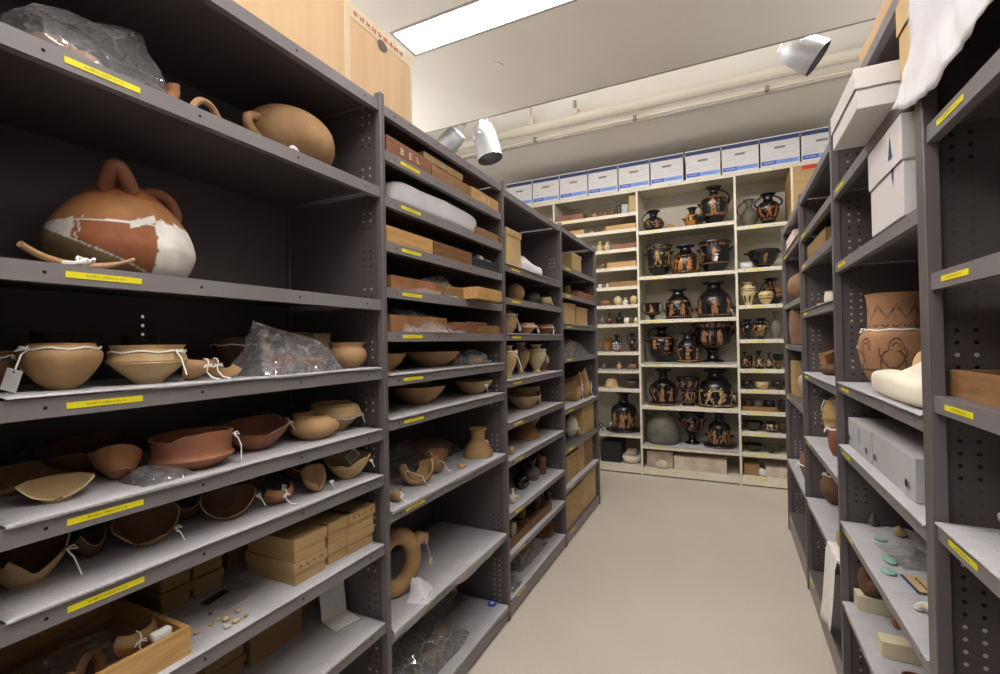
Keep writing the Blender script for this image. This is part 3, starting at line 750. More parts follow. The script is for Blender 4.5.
# ------------------------------------------------------------------ vase painting (figures are random, generic draped people and palmettes)
ORANGE = np.array(lin('#a4764f')[:3]); BLACK = np.array((.0065, .006, .0065)); CREAMP = np.array(lin('#c9a878')[:3])
def seg(x, y, ax, ay, bx, by, r):
    dx, dy = bx-ax, by-ay; t = np.clip(((x-ax)*dx+(y-ay)*dy)/(dx*dx+dy*dy+1e-9), 0, 1)
    return np.hypot(x-ax-t*dx, y-ay-t*dy) < r
def figure(x, y, rnd):
    """an upright painted figure in a unit-high cell"""
    k = rnd.random(); f = 1 if rnd.random() > .5 else -1; s = np.zeros(x.shape, bool)
    lean = rnd.uniform(-.08, .08)
    s |= np.hypot(x-lean, y-.88) < .085
    if k < .5:        # draped
        s |= seg(x, y, lean, .74, 0, .42, .13) | seg(x, y, -.03, .45, -.06, .04, .13) | seg(x, y, .03, .45, .08, .04, .12)
        s |= seg(x, y, lean, .7, f*.3, .58+rnd.uniform(-.1, .2), .045)
    else:             # striding
        s |= seg(x, y, lean, .76, 0, .48, .105) | seg(x, y, 0, .46, -.2, .03, .06) | seg(x, y, 0, .46, .16, .22, .07) | seg(x, y, .16, .22, .2*f+.05, .02, .05)
        s |= seg(x, y, lean, .72, f*.34, .8, .04) | seg(x, y, lean, .72, -f*.26, .5, .04)
    if rnd.random() > .55: s |= seg(x, y, f*.36, .05, f*.33, .98, .022)
    return s
def redfig(seed, z0=.3, z1=.62, n=3, bands=((.27, .29),), rim=None, front=-90, span=200, col=ORANGE, black=BLACK, shoulder=None, invert=False):
    def f(th, z, r, hr):
        rnd = random.Random(seed); C = np.tile(black, (len(th), 1)); d = (th-R_(front)+PI) % (2*PI)-PI
        on = np.zeros(len(th), bool); inside = (z > z0) & (z < z1)
        rm = r[inside].mean() if inside.any() else .8
        H = (z1-z0)*hr
        for i in range(n):
            c = R_(-span/2+span*(i+.5)/n)+rnd.uniform(-.05, .05)
            on |= figure((d-c)*rm/H, (z-z0)/(z1-z0), rnd) & inside
        if invert:
            on = inside & (abs(d) < R_(span/2)) & ~on
        for b0, b1 in bands:
            zz = (z > b0) & (z < b1); on |= zz & ((np.floor(d*14) % 2 == 0) if b1-b0 > .03 else True)
        if rim: on |= (z > rim[0]) & (z < rim[1]) & (np.sin(d*22) > -.3)
        if shoulder: on |= (z > shoulder[0]) & (z < shoulder[1]) & (np.sin(d*9+6*np.sin(z*40)) > .2) & (abs(d) < 1.7)
        C[on] = col
        det = on & ((np.sin(d*hr*46+np.sin(z*60)*2.2) > .86) | (np.sin(z*95+np.sin(d*30)) > .95)); C[det] = black*2
        return C
    return f
def plaster_paint(th, z, r, hr):
    C = np.tile(np.array(lin('#a8744a')[:3]), (len(th), 1)); d = (th-R_(-128)+PI) % (2*PI)-PI; x = np.sin(d); fr = abs(d) < 1.75
    wob = .015*np.sin(x*37)+.01*np.sin(x*83+z*50)
    red = (z < .5+wob) & (x > -.35) & (x < .64+wob*3) & (z > .3-.28*(x+.35)) & fr; C[red] = np.array(lin('#9c5f40')[:3])
    C[(z > .78)] = np.array(lin('#9d5e36')[:3])
    low = (z < .3-.3*(x+.3)) & fr; C[low] = np.array(lin('#8a7350')[:3])
    W = np.array(lin('#e9e3db')[:3])
    C[fr & (x > -.93) & (x < -.36+wob*3) & (z > .32-.28*(x+.4)) & (z < .47+.07*(x+.9)+wob)] = W
    C[fr & (x > .62+wob*2) & (z > .04) & (z < .56+wob)] = W
    C[fr & (x > .3) & (x <= .64) & (abs(z-(.47+.3*(x-.3))) < .035)] = W
    C[fr & (x > .7) & (d > 1.2) & (z < .5)] = W
    C[fr & (abs(z-.495-.01*x) < .008) & (x < .6)] = W
    C[fr & (abs(z-(.32-.27*(x+.4))) < .007) & (x < .75)] = W
    return C
def geo_paint(th, z, r, hr):
    C = np.tile(np.array(lin('#a87d5c')[:3]), (len(th), 1)); D = np.array(lin('#4d3830')[:3]); d = (th-R_(-90)+PI) % (2*PI)-PI
    tri = lambda n: 2*abs((d*n/(2*PI)) % 1-.5)
    ln = abs(z-(.74+.13*tri(9))) < .011; ln |= abs(z-.71) < .005
    ln |= abs(z-(.645+.03*tri(16))) < .007
    u = (d*7/(2*PI)) % 1-.5
    ln |= (abs(np.hypot(u*.62, (z-.40))-.13) < .011) & (z > .4)
    ln |= (abs(np.hypot(u*.62, (z-.40))-.08) < .008) & (z > .4)
    u2 = (d*5/(2*PI)+.5) % 1-.5
    ln |= (abs(np.hypot(u2*.7, (z-.22))-.2) < .011) & (z > .2) & (z < .4)
    ln |= (abs(np.hypot(u2*.7, (z-.42))-.2) < .011) & (z < .42) & (z > .2)
    ln |= abs(z-.205) < .007
    C[ln] = D
    return C
geo_paint.inner = (.25, .14, .08)
def stripe_paint(c0, c1, bands, pat=None):
    def f(th, z, r, hr):
        C = np.tile(np.array(lin(c0)[:3]), (len(th), 1)); q = np.zeros(len(th), bool)
        for a, b in bands: q |= (z > a) & (z < b)
        if pat: q |= (z > pat[0]) & (z < pat[1]) & (np.sin(th*pat[2]) > .35)
        C[q] = np.array(lin(c1)[:3]); return C
    f.inner = lin(c0)[:3]
    return f
def vase(row, sh, u0, u1, hpx, prof, label, seed, paint=None, cat='vase', name='painted_vase', hd=(), N=120, M=64, **k):
    return pot(row, sh, u0, u1, hpx, prof, label, name, cat, 'figured', hd=hd, N=N, M=M, paint=paint or redfig(seed), **k)
# ------------------------------------------------------------------ the room
def plate(name, x0, x1, y0, y1, z0, z1, m):
    b = MB(); b.box(x0, x1, y0, y1, z0, z1, m); return struct(b.build(name, None, smooth=False))
plate('floor', -3.6, 2.6, -2.6, 5.6, -.1, 0, 'floor')
plate('wall_back', -3.6, 2.6, 5.5, 5.6, 0, 4.2, 'wall')
plate('ceiling', -3.5, 2.5, 3.3, 5.5, 4.1, 4.2, 'ceil')
# lower suspended ceiling over the aisle, with openings for the light troffers
TROF = [(-1.72, -.50, 2.14, 2.39), (-1.72, -.50, .35, .60), (-.3, .92, .35, .60), (-1.1, .12, -1.35, -1.1)]
b = MB(); ys = sorted({-2.5, 3.3, *[t[2] for t in TROF], *[t[3] for t in TROF]})
for y0, y1 in zip(ys, ys[1:]):
    cut = sorted((t[0], t[1]) for t in TROF if t[2] <= y0 and t[3] >= y1); x = -3.5
    for a, c in cut: b.box(x, a, y0, y1, 3.2, 3.3, 'ceil'); x = c
    b.box(x, 2.5, y0, y1, 3.2, 3.3, 'ceil')
struct(b.build('ceiling', None, smooth=False))
plate('trim_1', -3.5, 2.5, 3.3, 3.312, 3.197, 3.32, 'trimgrey')
plate('trim_2', -3.5, 2.5, 4.4, 5.5, 3.4, 4.1, 'ceil')            # boxed-in soffit above the end shelving
plate('trim_3', -3.5, 2.5, 4.392, 4.4, 3.394, 3.412, 'trimgrey')
b = MB(); b.cyl((0, 0, 0), (0, .004, 0), .045, .045, 'ceil', 28); o_ = b.build('smoke_cover', None)
o_.location = (-1.32, 2.72, 3.2); o_.rotation_euler = (-PI/2, 0, 0); tag(o_, 'faint round cover plate flush on the pale ceiling beyond the light panel', 'cover plate')
for i, (x0, x1, y0, y1) in enumerate(TROF):
    r = empty('ceiling_light', ((x0+x1)/2, (y0+y1)/2, 3.2)); w, d = (x1-x0)/2, (y1-y0)/2
    tag(r, ['bright fluorescent troffer in the ceiling past the tall cartons', 'bright fluorescent troffer overhead, out of the photo, left', 'bright fluorescent troffer overhead, out of the photo, right', 'bright fluorescent troffer overhead, behind the camera'][i], 'ceiling light', 'fluorescent ceiling troffers')
    b = MB()
    for q in ((-w, w, -d, -d+.018), (-w, w, d-.018, d), (-w, -w+.018, -d+.018, d-.018), (w-.018, w, -d+.018, d-.018)): b.box(*q, -.004, .06, 'troffer_frame')
    b.build('frame', r, smooth=False)
    b = MB(); b.box(-w+.018, w-.018, -d+.018, d-.018, .004, .012, 'diffuser'); b.build('diffuser', r, smooth=False)
# pipe along the soffit
r = empty('ceiling_pipe', (0, 4.3, 3.51)); tag(r, 'cream painted pipe running below the ceiling above the end wall', 'pipe')
b = MB(); b.cyl((-3.45, 0, 0), (2.45, 0, 0), .045, .045, 'pipe', 20); b.build('pipe', r)
for x in (-2.6, -.71, .55):
    b = MB(); b.cyl((x-.02, 0, 0), (x+.02, 0, 0), .052, .052, 'pipe', 20); b.box(x-.012, x+.012, -.02, .1, .03, .05, 'pipe'); b.build('collar', r)
r2 = empty('conduit', (0, 4.37, 3.43)); tag(r2, 'thin cream conduit running just under the thicker ceiling pipe', 'pipe')
b = MB(); b.cyl((-3.45, 0, 0), (2.45, 0, 0), .013, .013, 'pipe', 12); b.build('pipe', r2)
for x in (-1.7, -.72, .33):
    b = MB(); b.box(x-.015, x+.015, -.02, .03, -.018, .02, 'trimgrey'); b.build('clip', r2)
for x, l in ((-1.71, 'pipe hanger with thin rod, left of the sprinkler'),):
    b = MB(); b.tube([(0, 0, .05), (0, 0, .58)], .006, 'trimgrey', 6); b.box(-.022, .022, -.02, .02, .045, .12, 'pipe')
    o_ = b.build('pipe_hanger', None); o_.location = (x, 4.3, 3.51); tag(o_, l+' on the ceiling pipe', 'hanger')
r = empty('sprinkler', (-1.26, 4.3, 3.555)); tag(r, 'small white sprinkler fitting with red bulb standing on the ceiling pipe', 'sprinkler')
b = MB(); b.box(-.025, .025, -.02, .02, 0, .05, 'pipe'); b.cyl((0, 0, .05), (0, 0, .13), .016, .016, 'trimgrey', 10); b.build('fitting', r)
b = MB(); b.box(.025, .04, -.006, .006, .025, .037, 'red'); b.build('bulb', r)
r = empty('sprinkler', (.55, 4.25, 3.6)); tag(r, 'small metal sprinkler head below the ceiling beside the right spotlight', 'sprinkler')
b = MB(); b.tube([(0, 0, .1), (0, 0, .02)], .008, 'trimgrey', 8); b.tube([(-.02, 0, .03), (0, 0, 0), (.02, 0, .03)], .004, 'trimgrey', 6); b.build('head', r)
# track and silver spotlights beyond the edge of the lower ceiling
b = MB(); b.box(-3, 1.4, -.02, .02, 0, .035, 'trimgrey'); o_ = b.build('light_track', None, smooth=False); o_.location = (0, 3.46, 3.31); tag(o_, 'grey lighting track just behind the edge of the lower ceiling', 'track')
def can(p, q, r, label, mount):
    p, q = Vector(p), Vector(q); t = (q-p).normalized(); root = empty('spotlight', p); tag(root, label, 'spotlight', 'silver cylinder spotlights')
    q = q-p; b = MB(); n = 28; a = t.orthogonal().normalized(); c = t.cross(a)
    L_ = q.length; prof = [(0, .02), (.55*r, 0), (.8*r, .01), (.84*r, .05), (.9*r, .06), (.92*r, .12), (1*r, .2), (r, L_), (.95*r, L_), (.93*r, .15), (.0, .14)]
    vs = [t*z+a*(rr*math.cos(2*PI*k/n))+c*(rr*math.sin(2*PI*k/n)) for rr, z in prof for k in range(n)]
    fs = [(i*n+k, i*n+(k+1) % n, (i+1)*n+(k+1) % n, (i+1)*n+k) for i in range(len(prof)-1) for k in range(n)]
    b.add(vs, fs[:7*n], 'alu'); b.add(vs, fs[7*n:], 'alu_dark'); b.build('housing', root)
    y = MB(); m = Vector((mount[0], mount[1], mount[2]))-p
    for s in (-1, 1):
        e = t*.1+Vector((0, 1, 0))*(s*(r*.93)); y.tube([m+Vector((0, s*.03, 0)), m*.6+e*.4+Vector((0, s*.02, .0)), e], .012, 'alu', 4, flat=.35)
    y.cyl(m, m+Vector((0, 0, .03)), .03, .03, 'alu', 14); y.build('yoke', root)
    l = MB(); l.cyl(t*.15, t*.155, .05, .05, 'bulb', 16); l.build('lamp', root)
    return root
can((-1.815, 3.46, 3.215), (-1.745, 3.46, 2.93), .105, 'silver can spotlight hanging straight down, brightest of the left pair', (-1.80, 3.46, 3.279))
can((-2.04, 3.46, 3.225), (-2.27, 3.46, 3.05), .098, 'silver can spotlight tilted left, half hidden by the left shelving', (-2.0, 3.46, 3.279))
can((.36, 3.46, 3.27), (.54, 3.46, 3.125), .105, 'silver can spotlight tilted right, alone above the right-hand bays', (.37, 3.46, 3.279))

for row in SH: unit(row)
for o in list(COL.objects):
    if o.name.startswith('steel_shelving_bay') and 'cream' in o['label']: o.name = 'cream_shelving_bay'; o['group'] = 'cream shelving bays'

# ------------------------------------------------------------------ cartons and boxes on top of the bays
def carton(row, s0, s1, off, dep, h, label, dz=0, z=None, name='packing_carton', tapes=True, hole=False, extra=None, m='carton'):
    o, ri, fw, rz, W, D = axes(row); z = SH[row][0]+.0006 if z is None else z
    P = o+ri*((s0+s1)/2)+fw*off+Vector((0, 0, z)); w = s1-s0; parts = []
    b = MB(); b.box(-w/2, w/2, 0, dep, 0, h, m); parts.append(('body', b))
    if tapes:
        t = MB()
        for x in (-w/2, w/2):
            t.box(x-.012 if x > 0 else x-.001, x+.001 if x > 0 else x+.012, -.0012, -.0002, .002, h-.002, 'tape')
        t.box(-w/2+.012, w/2-.012, -.0012, -.0002, h-.045, h-.004, 'tape')
        parts.append(('packing_tape', t))
    if hole:
        t = MB(); t.add([(.045*math.cos(2*PI*k/16)*.55+.0, -.002, h*.80+.022*math.sin(2*PI*k/16)*.8) for k in range(16)], [list(range(16))], 'brown_dark'); parts.append(('hand_hole', t))
        t = MB()
        for k in range(9):
            x = -w*.42+w*.088*k; t.tube([(x+w*.06*q/6, -.0016, h-.024+.010*math.sin(q*2.4+k*1.7)) for q in range(7)], .0016, 'red_print', 4)
        parts.append(('printed_tape', t))
    if extra: extra(parts, w, h)
    return finish(parts, name, label, 'carton', P, rz, None, settle=False, bevel=.002)
carton('L1', .10, .795, .02, .4, .46, 'large plain brown carton on top of the nearest left bay')
carton('L1', .80, 1.128, .024, .38, .268, 'shorter brown carton with hand hole and red printed tape, atop the left bays', hole=True)
# records boxes along the top of the cream shelving: one is built, the others are copies
def records_box():
    r = empty('records_box', (0, 0, 0)); w, h, d = .322, .284, .385
    b = MB(); b.box(-w/2+.004, w/2-.004, .004, d-.004, 0, h-.004, 'white_board'); b.build('body', r)
    l = MB(); l.box(-w/2, w/2, 0, d, h-.05, h, 'white_board', skip='b'); l.box(-w/2+.002, w/2-.002, -.0008, -.0001, h-.048, h-.01, 'navy'); l.build('lid', r)
    p = MB(); p.box(-w/2+.012, -.03, .0028, .0038, .02, .058, 'blue'); p.build('dark_blue_strip', r, smooth=False)
    p = MB(); p.box(-.03, w/2-.012, .0028, .0038, .02, .058, 'blue_pale'); p.build('pale_blue_strip', r, smooth=False)
    p = MB()
    p.tube([(-w/2+.03+.011*i, .0022, .039+.006*math.sin(i*2.3)) for i in range(9)], .0028, 'white_board', 5)
    p.tube([(.0+.012*i, .0022, .039+.004*math.sin(i*2.9)) for i in range(9)], .0018, 'blue', 5)
    for q, (x0, x1, z) in enumerate(((-.135, -.02, .095), (.01, .13, .12), (-.135, -.08, .075), (.04, .12, .185), (-.135, -.03, .125))):
        p.tube([(x0+(x1-x0)*i/8, .0025, z+.002*math.sin(i*3.1+q)) for i in range(9)], .0016, 'print', 4)
    p.build('printed_panel', r, smooth=False)
    k = MB(); k.add([(x*.042*(1 if abs(x) < 2 else 0), .0036, .175+zz*.011) for x, zz in ((-1, -1), (1, -1), (1.12, 0), (1, 1), (-1, 1), (-1.12, 0))], [[0, 1, 2, 3, 4, 5]], 'slot'); k.build('hand_hole', r)
    return r
RB = records_box(); NB = 10
where = ['leftmost of the row', 'second from left in the row', 'third from left in the row', 'fourth from left in the row', 'fifth from left in the row', 'sixth from left', 'fourth from the right end', 'third from the right end', 'second from the right end', 'right end of the row']
for i in range(NB):
    x = -2.17+.3285*i+(0.012 if i > 5 else 0)
    if i == 0: o = RB
    else:
        o = RB.copy(); COL.objects.link(o)
        for ch in RB.children: c = ch.copy(); COL.objects.link(c); c.parent = o
    o.location = (x, YB+.012, SH['B2'][0]+.0045)
    tag(o, 'white and navy lidded records box atop the cream shelving, '+where[i], 'box', 'records boxes on top of the end shelving')

# ------------------------------------------------------------------ LEFT, nearest bay
# shelf 1
bag('L1', 1, -12, 163, 92, .30, 'large clear plastic bag of clay fragments on the upper shelf, left edge', 3, off=.03, m='plastic', amp=.07, fr=8, peak=(.9, -.2, .35, .5), e=.5, h=.155)
for i, (a, b_, hh, mm, sd) in enumerate(((0, 55, 30, 'brown', 3), (22, 90, 45, 'terra', 4), (60, 110, 32, 'tan', 5), (95, 140, 26, 'terra', 6), (110, 150, 16, 'tan', 8))):
    sherd('L1', 1, a, b_, hh, ['dark brown curved fragment inside the large clear bag, far left', 'thick reddish fragment inside the large clear bag', 'tan rim fragment inside the large clear bag, near its middle', 'small reddish fragment inside the large clear bag, right part', 'thin tan fragment inside the large clear bag, right end'][i], 'round', mm, (-170, -10), .2, (0, 0, 10*i), off=.12+.03*(i % 2), seed=sd, group='fragments inside the large clear bag')
def stub(row, sh, u, off, r, h, label, m):
    P, pw, ph, s = spot(row, sh, u, off); b = MB()
    b.tube([(0, 0, 0), (0, 0, h*.4), (.004, 0, h*.75), (.0, 0, h)], [r*1.15, r*.9, r*.95, r*1.1], m, 14)
    finish([('body', b)], 'handle_fragment', label, 'fragment', P, axes(row)[3])
def ring(row, sh, u, off, w, h, t, label, m, rz=0, name='handle_fragment', dz=0, lean=0):
    P, pw, ph, s = spot(row, sh, u, off, dz); b = MB()
    b.tube([(-w/2*math.cos(PI*i/14), lean*math.sin(PI*i/14), h*math.sin(PI*i/14)) for i in range(15)], t, m, 8)
    return finish([('body', b)], name, label, 'fragment', P, axes(row)[3]+R_(rz))
stub('L1', 1, 172, .06, .013, .055, 'short upright terracotta stub beside the large clear bag', 'terra')
ring('L1', 1, 206, .06, .075, .05, .008, 'arched tan loop handle lying between the stub and the globular pot', 'tan', 10)
pot('L1', 1, 238, 334, 62, 'globe', 'large tan globular pot lying on its side on the upper shelf', 'globular_pot', 'pot', 'tan', rot=(0, 10, 0), hd=[('v', 188, .2, .52, .36, 0, .10)], off=.17, kw=.98)
lump('L1', 1, 288, 300, 5, 'scrap of white tissue at the foot of the globular pot', 3, 'tissue', 'tissue_scrap', 'scrap', off=.012, dep=.015)
# shelf 2
pot('L1', 2, 46, 201, 102, 'plaster', 'big rounded two-handled jar mended with white plaster patches', 'mended_jar', 'jar', 'painted', paint=plaster_paint, N=260, M=150, off=.215, inner=False,
    hd=[('h', -122, .84, .17, .16, .20, .11), ('v', -6, .70, .93, .24, .10, .10)], hmat='terra_red')
def hframe():
    Pa = spot('L1', 2, 20, .03)[0]; Pb = spot('L1', 2, 135, .03)[0]; P = (Pa+Pb)/2; W = (Pb-Pa).length; b = MB()
    n = 16; b.tube([(-W/2+W*i/n, -.0+.02*(1-(2*i/n-1)**2), .008+.022*abs(2*i/n-1)**2.2) for i in range(n+1)], [.004+.004*math.sin(PI*min(1, i/n*1.0+.15))**.5 for i in range(n+1)], 'tan', 8, flat=.8)
    parts = [('body', b)]; t = MB()
    for k in range(3): t.tube([(W*.06+.012*math.sin(a*2*PI/14+k), .024+.010*math.cos(a*2*PI/14), .010+.010*math.sin(a*2*PI/14)+.002*k) for a in range(14)], .003, 'string', 5, True)
    t.tube([(W*.05, .01, .015), (W*-.05, .005, .01), (W*-.18, .0, .006)], .0035, 'string', 5); t.tube([(W*.07, .012, .012), (W*.1, .0, .016), (W*.09, -.004, .02)], .0035, 'string', 5)
    parts.append(('string', t, 'white tape knot')); finish(parts, 'handle_fragment', 'long curved clay handle tied with white tape before the plaster-mended jar', 'fragment', P, PI/2)
hframe()
# shelf 3
pot('L1', 3, -26, 22, 42, 'round', 'brown bowl cut by the left edge, third lined shelf', 'bowl', 'bowl', 'brown', off=.16, tg=(-70, .85, .03, 0))
pot('L1', 3, 19, 105, 46, 'round', 'round tan bowl tied with white tape, paper tag on its left', 'bowl', 'bowl', 'tan', off=.10, tg=(-160, .9, .035, .038), kw=1.02)
pot('L1', 3, 107, 190, 38, 'carin', 'buff bowl with sharp shoulder and white tape round the rim', 'bowl', 'bowl', 'buff', off=.095, tg=(-72, .83, .05, 0))
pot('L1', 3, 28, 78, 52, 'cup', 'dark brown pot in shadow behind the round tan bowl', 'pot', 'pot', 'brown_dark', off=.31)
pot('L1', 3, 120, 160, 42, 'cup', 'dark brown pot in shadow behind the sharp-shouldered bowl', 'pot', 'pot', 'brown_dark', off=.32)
sherd('L1', 3, 176, 217, 22, 'tan clay fragment with white tape right of the sharp-shouldered bowl', 'round', 'tan', (-160, -20), .2, (10, 0, 30), off=.07, seed=5, tg=(.1,))
sherd('L1', 3, 206, 241, 20, 'pointed tan spout fragment on the third shelf', 'jar', 'tan', (-175, -5), .45, (70, 20, -30), off=.06, seed=9, tg=(-.3,))
bag('L1', 3, 238, 262, 18, .1, 'small clear bag behind the pointed spout fragment', 12, off=.14, m='plastic_clear')
pot('L1', 3, 210, 258, 34, 'bowl', 'dark brown bowl in shadow behind the pointed spout fragment', 'bowl', 'bowl', 'brown', off=.30, tg=(-60, .8, .02, 0))
bag('L1', 3, 249, 340, 36, .15, 'clear plastic bag with pointed corner holding sherds', 21, off=.02, m='plastic', peak=(-.75, .1, .5, .35), amp=.08, fr=12)
sherd('L1', 3, 268, 300, 20, 'brown sherd inside the bag with the pointed corner', 'round', 'terra_red', (-160, -20), .2, (10, 0, 10), off=.09, seed=31)
sherd('L1', 3, 298, 326, 15, 'small tan sherd inside the bag with the pointed corner', 'round', 'tan', (-160, -20), .2, (10, 0, -20), off=.08, seed=32)
pot('L1', 3, 285, 312, 35, 'jarlow', 'small buff pot farthest back behind the pointed bag', 'pot', 'pot', 'buff', off=.30)
pot('L1', 3, 303, 334, 34, 'jarlow', 'small buff pot behind the pointed bag, next to the tan pot', 'pot', 'pot', 'buff', off=.22)
pot('L1', 3, 327, 368, 25.5, 'jarlow', 'small tan wide-mouthed pot at the right end of the third shelf', 'pot', 'pot', 'tan', off=.085)
# shelf 4
trough('L1', 4, 2, 98, .075, 'long gutter-shaped tan sherd behind a broken dish, left of the fourth shelf', 'tan', .222, -38, 62, 2, tg=False)
pot('L1', 4, 16, 98, 19, 'dish', 'broken tan dish on a low foot before the gutter-shaped sherd', 'dish', 'dish', 'buff', off=.085, cut=lowside(-120, .62, 1., 4, 1.5))
pot('L1', 4, 90, 154, 34, 'bowl', 'broken brown bowl showing its round foot, fourth shelf', 'bowl', 'bowl', 'terra', off=.12, rot=(-42, 14, 0), cut=jag(5, .55, 1., 8), matin='brown')
bag('L1', 4, 134, 192, 15, .10, 'flat clear bag lying beside the broken brown bowl', 41, off=.015, m='plastic', amp=.06)
pot('L1', 4, 40, 140, 26, 'dish', 'big dim plate tilted at the back of the fourth shelf', 'plate', 'plate', 'brown', off=.27, rot=(4, -9, 0))
bag('L1', 4, 10, 60, 32, .14, 'dim crumpled plastic bag at the back left of the fourth shelf', 42, off=.26, m='plastic_clear', peak=(.4, 0, .4, .4))
pot('L1', 4, 148, 237, 38, 'ridge', 'large reddish broken bowl with a white paper tag hanging at right', 'bowl', 'bowl', 'terra_red', cut=jag(8, .8, .98, 9), tg=(-52, .8, .03, .034, False))
pot('L1', 4, 222, 296, 26, 'bowl', 'shallow reddish dish with raised broken edge and white tape', 'dish', 'dish', 'terra_red', off=.12, cut=lowside(-100, .72, 1., 6, 2.2), rot=(0, -6, 0), tg=(-20, .7, .035, .0, False))
pot('L1', 4, 288, 340, 26, 'jarlow', 'broken tan pot with missing wall on its right side', 'pot', 'pot', 'tan', off=.09, cut=lowside(-20, .45, .95, 7, 1.0), tg=(10, .6, .03, 0, False))
pot('L1', 4, 318, 370, 27, 'carin', 'buff bowl with inner paper slip at the right end of the fourth shelf', 'bowl', 'bowl', 'buff', off=.12, cut=lowside(-40, .72, 1., 8, .7), tg=(-30, .5, .03, 0))
bag('L1', 4, 205, 262, 22, .12, 'dim clear bag at the back behind the reddish bowl', 44, off=.28, m='plastic_clear')
bag('L1', 4, 268, 316, 24, .12, 'dim clear bag at the back behind the broken tan pot', 45, off=.28, m='plastic_clear')
# shelf 5
pot('L1', 5, -30, 84, 50, 'bowl', 'large half-broken pale bowl with white tape at far left, fifth shelf', 'bowl', 'bowl', 'buff', off=.13, cut=lowside(-75, .66, 1., 9, 1.9), matin='brown', tg=(-50, .6, .05, 0, False), kw=.95)
sherd('L1', 5, 66, 110, 26, 'flat brown sherd leaning behind the large pale bowl', 'round', 'brown', (-160, -20), .3, (60, 0, 20), off=.17, seed=12)
pot('L1', 5, 114, 187, 25, 'bowl', 'tan half bowl open to the front and tied with white tape', 'bowl', 'bowl', 'tan', off=.12, rot=(8, -10, 0), cut=lowside(-115, .55, 1., 10, 1.7), matin='brown', tg=(-60, .5, .03, 0, False))
sherd('L1', 5, 166, 203, 22, 'curved brown sherd behind the tan half bowl', 'round', 'brown', (-160, -20), .3, (50, 0, -20), off=.2, seed=13)
pot('L1', 5, 201, 260, 20, 'bowl', 'reddish half bowl with a white tape bow at its right rim', 'bowl', 'bowl', 'terra', off=.10, rot=(5, -9, 0), cut=lowside(-120, .5, 1., 12, 1.5), matin='brown', tg=(-40, .75, .03, 0, False))
sherd('L1', 5, 236, 268, 20, 'dim brown sherd behind the reddish half bowl', 'round', 'brown', (-160, -20), .3, (50, 0, 10), off=.25, seed=14)
sherd('L1', 5, 260, 299, 19, 'small reddish rim sherd with a white paper tag', 'round', 'terra', (-165, -15), .25, (25, 0, 8), off=.07, seed=15, tg=(-.05, .022))
sherd('L1', 5, 280, 306, 24, 'tall dim brown sherd behind the tagged reddish rim sherd', 'round', 'brown', (-150, -30), .3, (70, 0, -20), off=.22, seed=16)
pot('L1', 5, 299, 332, 19, 'bowl', 'tan broken cup base with white tape along its edge', 'broken_cup', 'sherd', 'tan', off=.07, rot=(20, -12, 0), cut=lowside(-70, .55, .95, 13, 1.4), tg=(-60, .5, .02, 0, False))
def slip(parts, w, h, rad):
    g = MB(); g.box(-.03, .02, -.0005, .0005, 0, .03, 'paper')
    for q in range(4): g.box(-.022, .013, -.0012, -.0006, .005+.006*q, .0075+.006*q, 'ink')
    g.xf(Matrix.Translation((.04, 0, h*.75)) @ Matrix.Rotation(-.5, 4, 'Y') @ Matrix.Rotation(-.4, 4, 'X')); parts.append(('paper_slip', g))
pot('L1', 5, 327, 374, 21, 'bowl', 'buff bowl with a printed paper slip standing in it', 'bowl', 'bowl', 'buff', off=.08, cut=lowside(-150, .75, 1., 14, 1.), tg=(-60, .75, .02, 0, False), extra=slip)
# shelf 6
kb = lambda *a, **k: kbox(*a, **k)
tray('L1', 6, 4, 191, 36, .30, 'open wooden tray with orange-brown front at the bottom left', off=.012, m='wood_pale', h=.058)
bag('L1', 6, 20, 140, 30, .16, 'dim clear bag lying inside the bottom left wooden tray', 51, off=.11, m='plastic_clear', dz=.01, h=.055)
sherd('L1', 6, 110, 165, 26, 'flat brown sherd tied with white tape inside the bottom left tray', 'round', 'tan', (-160, -20), .3, (8, 0, 15), off=.10, seed=17, dz=.012, tg=(-.1,))
ring('L1', 6, 88, .09, .06, .05, .01, 'brown loop handle fragment inside the bottom left tray', 'brown', 30, dz=.012)
lump('L1', 6, 40, 82, 22, 'brown clay lump inside the bottom left tray, left end', 18, 'tan', 'clay_lump', 'fragment', off=.09, dz=.012)
lump('L1', 6, 150, 172, 8, 'white paper packet at the right end of the bottom left tray', 19, 'paper', 'paper_packet', 'packet', off=.05, dz=.045, dep=.02, e=.3, amp=.02)
for i, (a, b_, o_, z_) in enumerate(((160, 193, .22, 0), (160, 193, .22, .052), (193, 225, .22, 0), (193, 225, .22, .052))):
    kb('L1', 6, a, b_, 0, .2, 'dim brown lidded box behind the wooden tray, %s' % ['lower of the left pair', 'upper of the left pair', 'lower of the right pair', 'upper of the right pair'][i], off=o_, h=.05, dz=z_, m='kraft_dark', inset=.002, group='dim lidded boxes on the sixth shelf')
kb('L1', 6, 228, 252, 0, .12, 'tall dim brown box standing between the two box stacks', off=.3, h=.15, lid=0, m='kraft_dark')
St = spot('L1', 6, 293.5, .03)[3]
for i in range(3):
    for k in range(2):
        ua, ub = ((294, 328), (328, 354), (354, 380))[i]
        kb('L1', 6, ua, ub, 0, .2, 'small kraft lidded box, %s of the %s column by the upright' % (('lower', 'upper')[k], ('left', 'middle', 'right')[i]), off=.03+(.004, .012, .006)[i]-k*.004, h=.062, dz=k*.0628, lid=.48, m='kraft', inset=.004, pen=(4 if (i, k) in ((0, 0), (2, 1)) else 0), group='kraft box stack on the sixth shelf')
P_ = spot('L1', 6, 216, .16)[0]; b = MB(); b.box(-.10, .10, -.06, .06, 0, .002, 'film'); b.box(-.02, .05, .005, .03, .0021, .0024, 'black_ink')
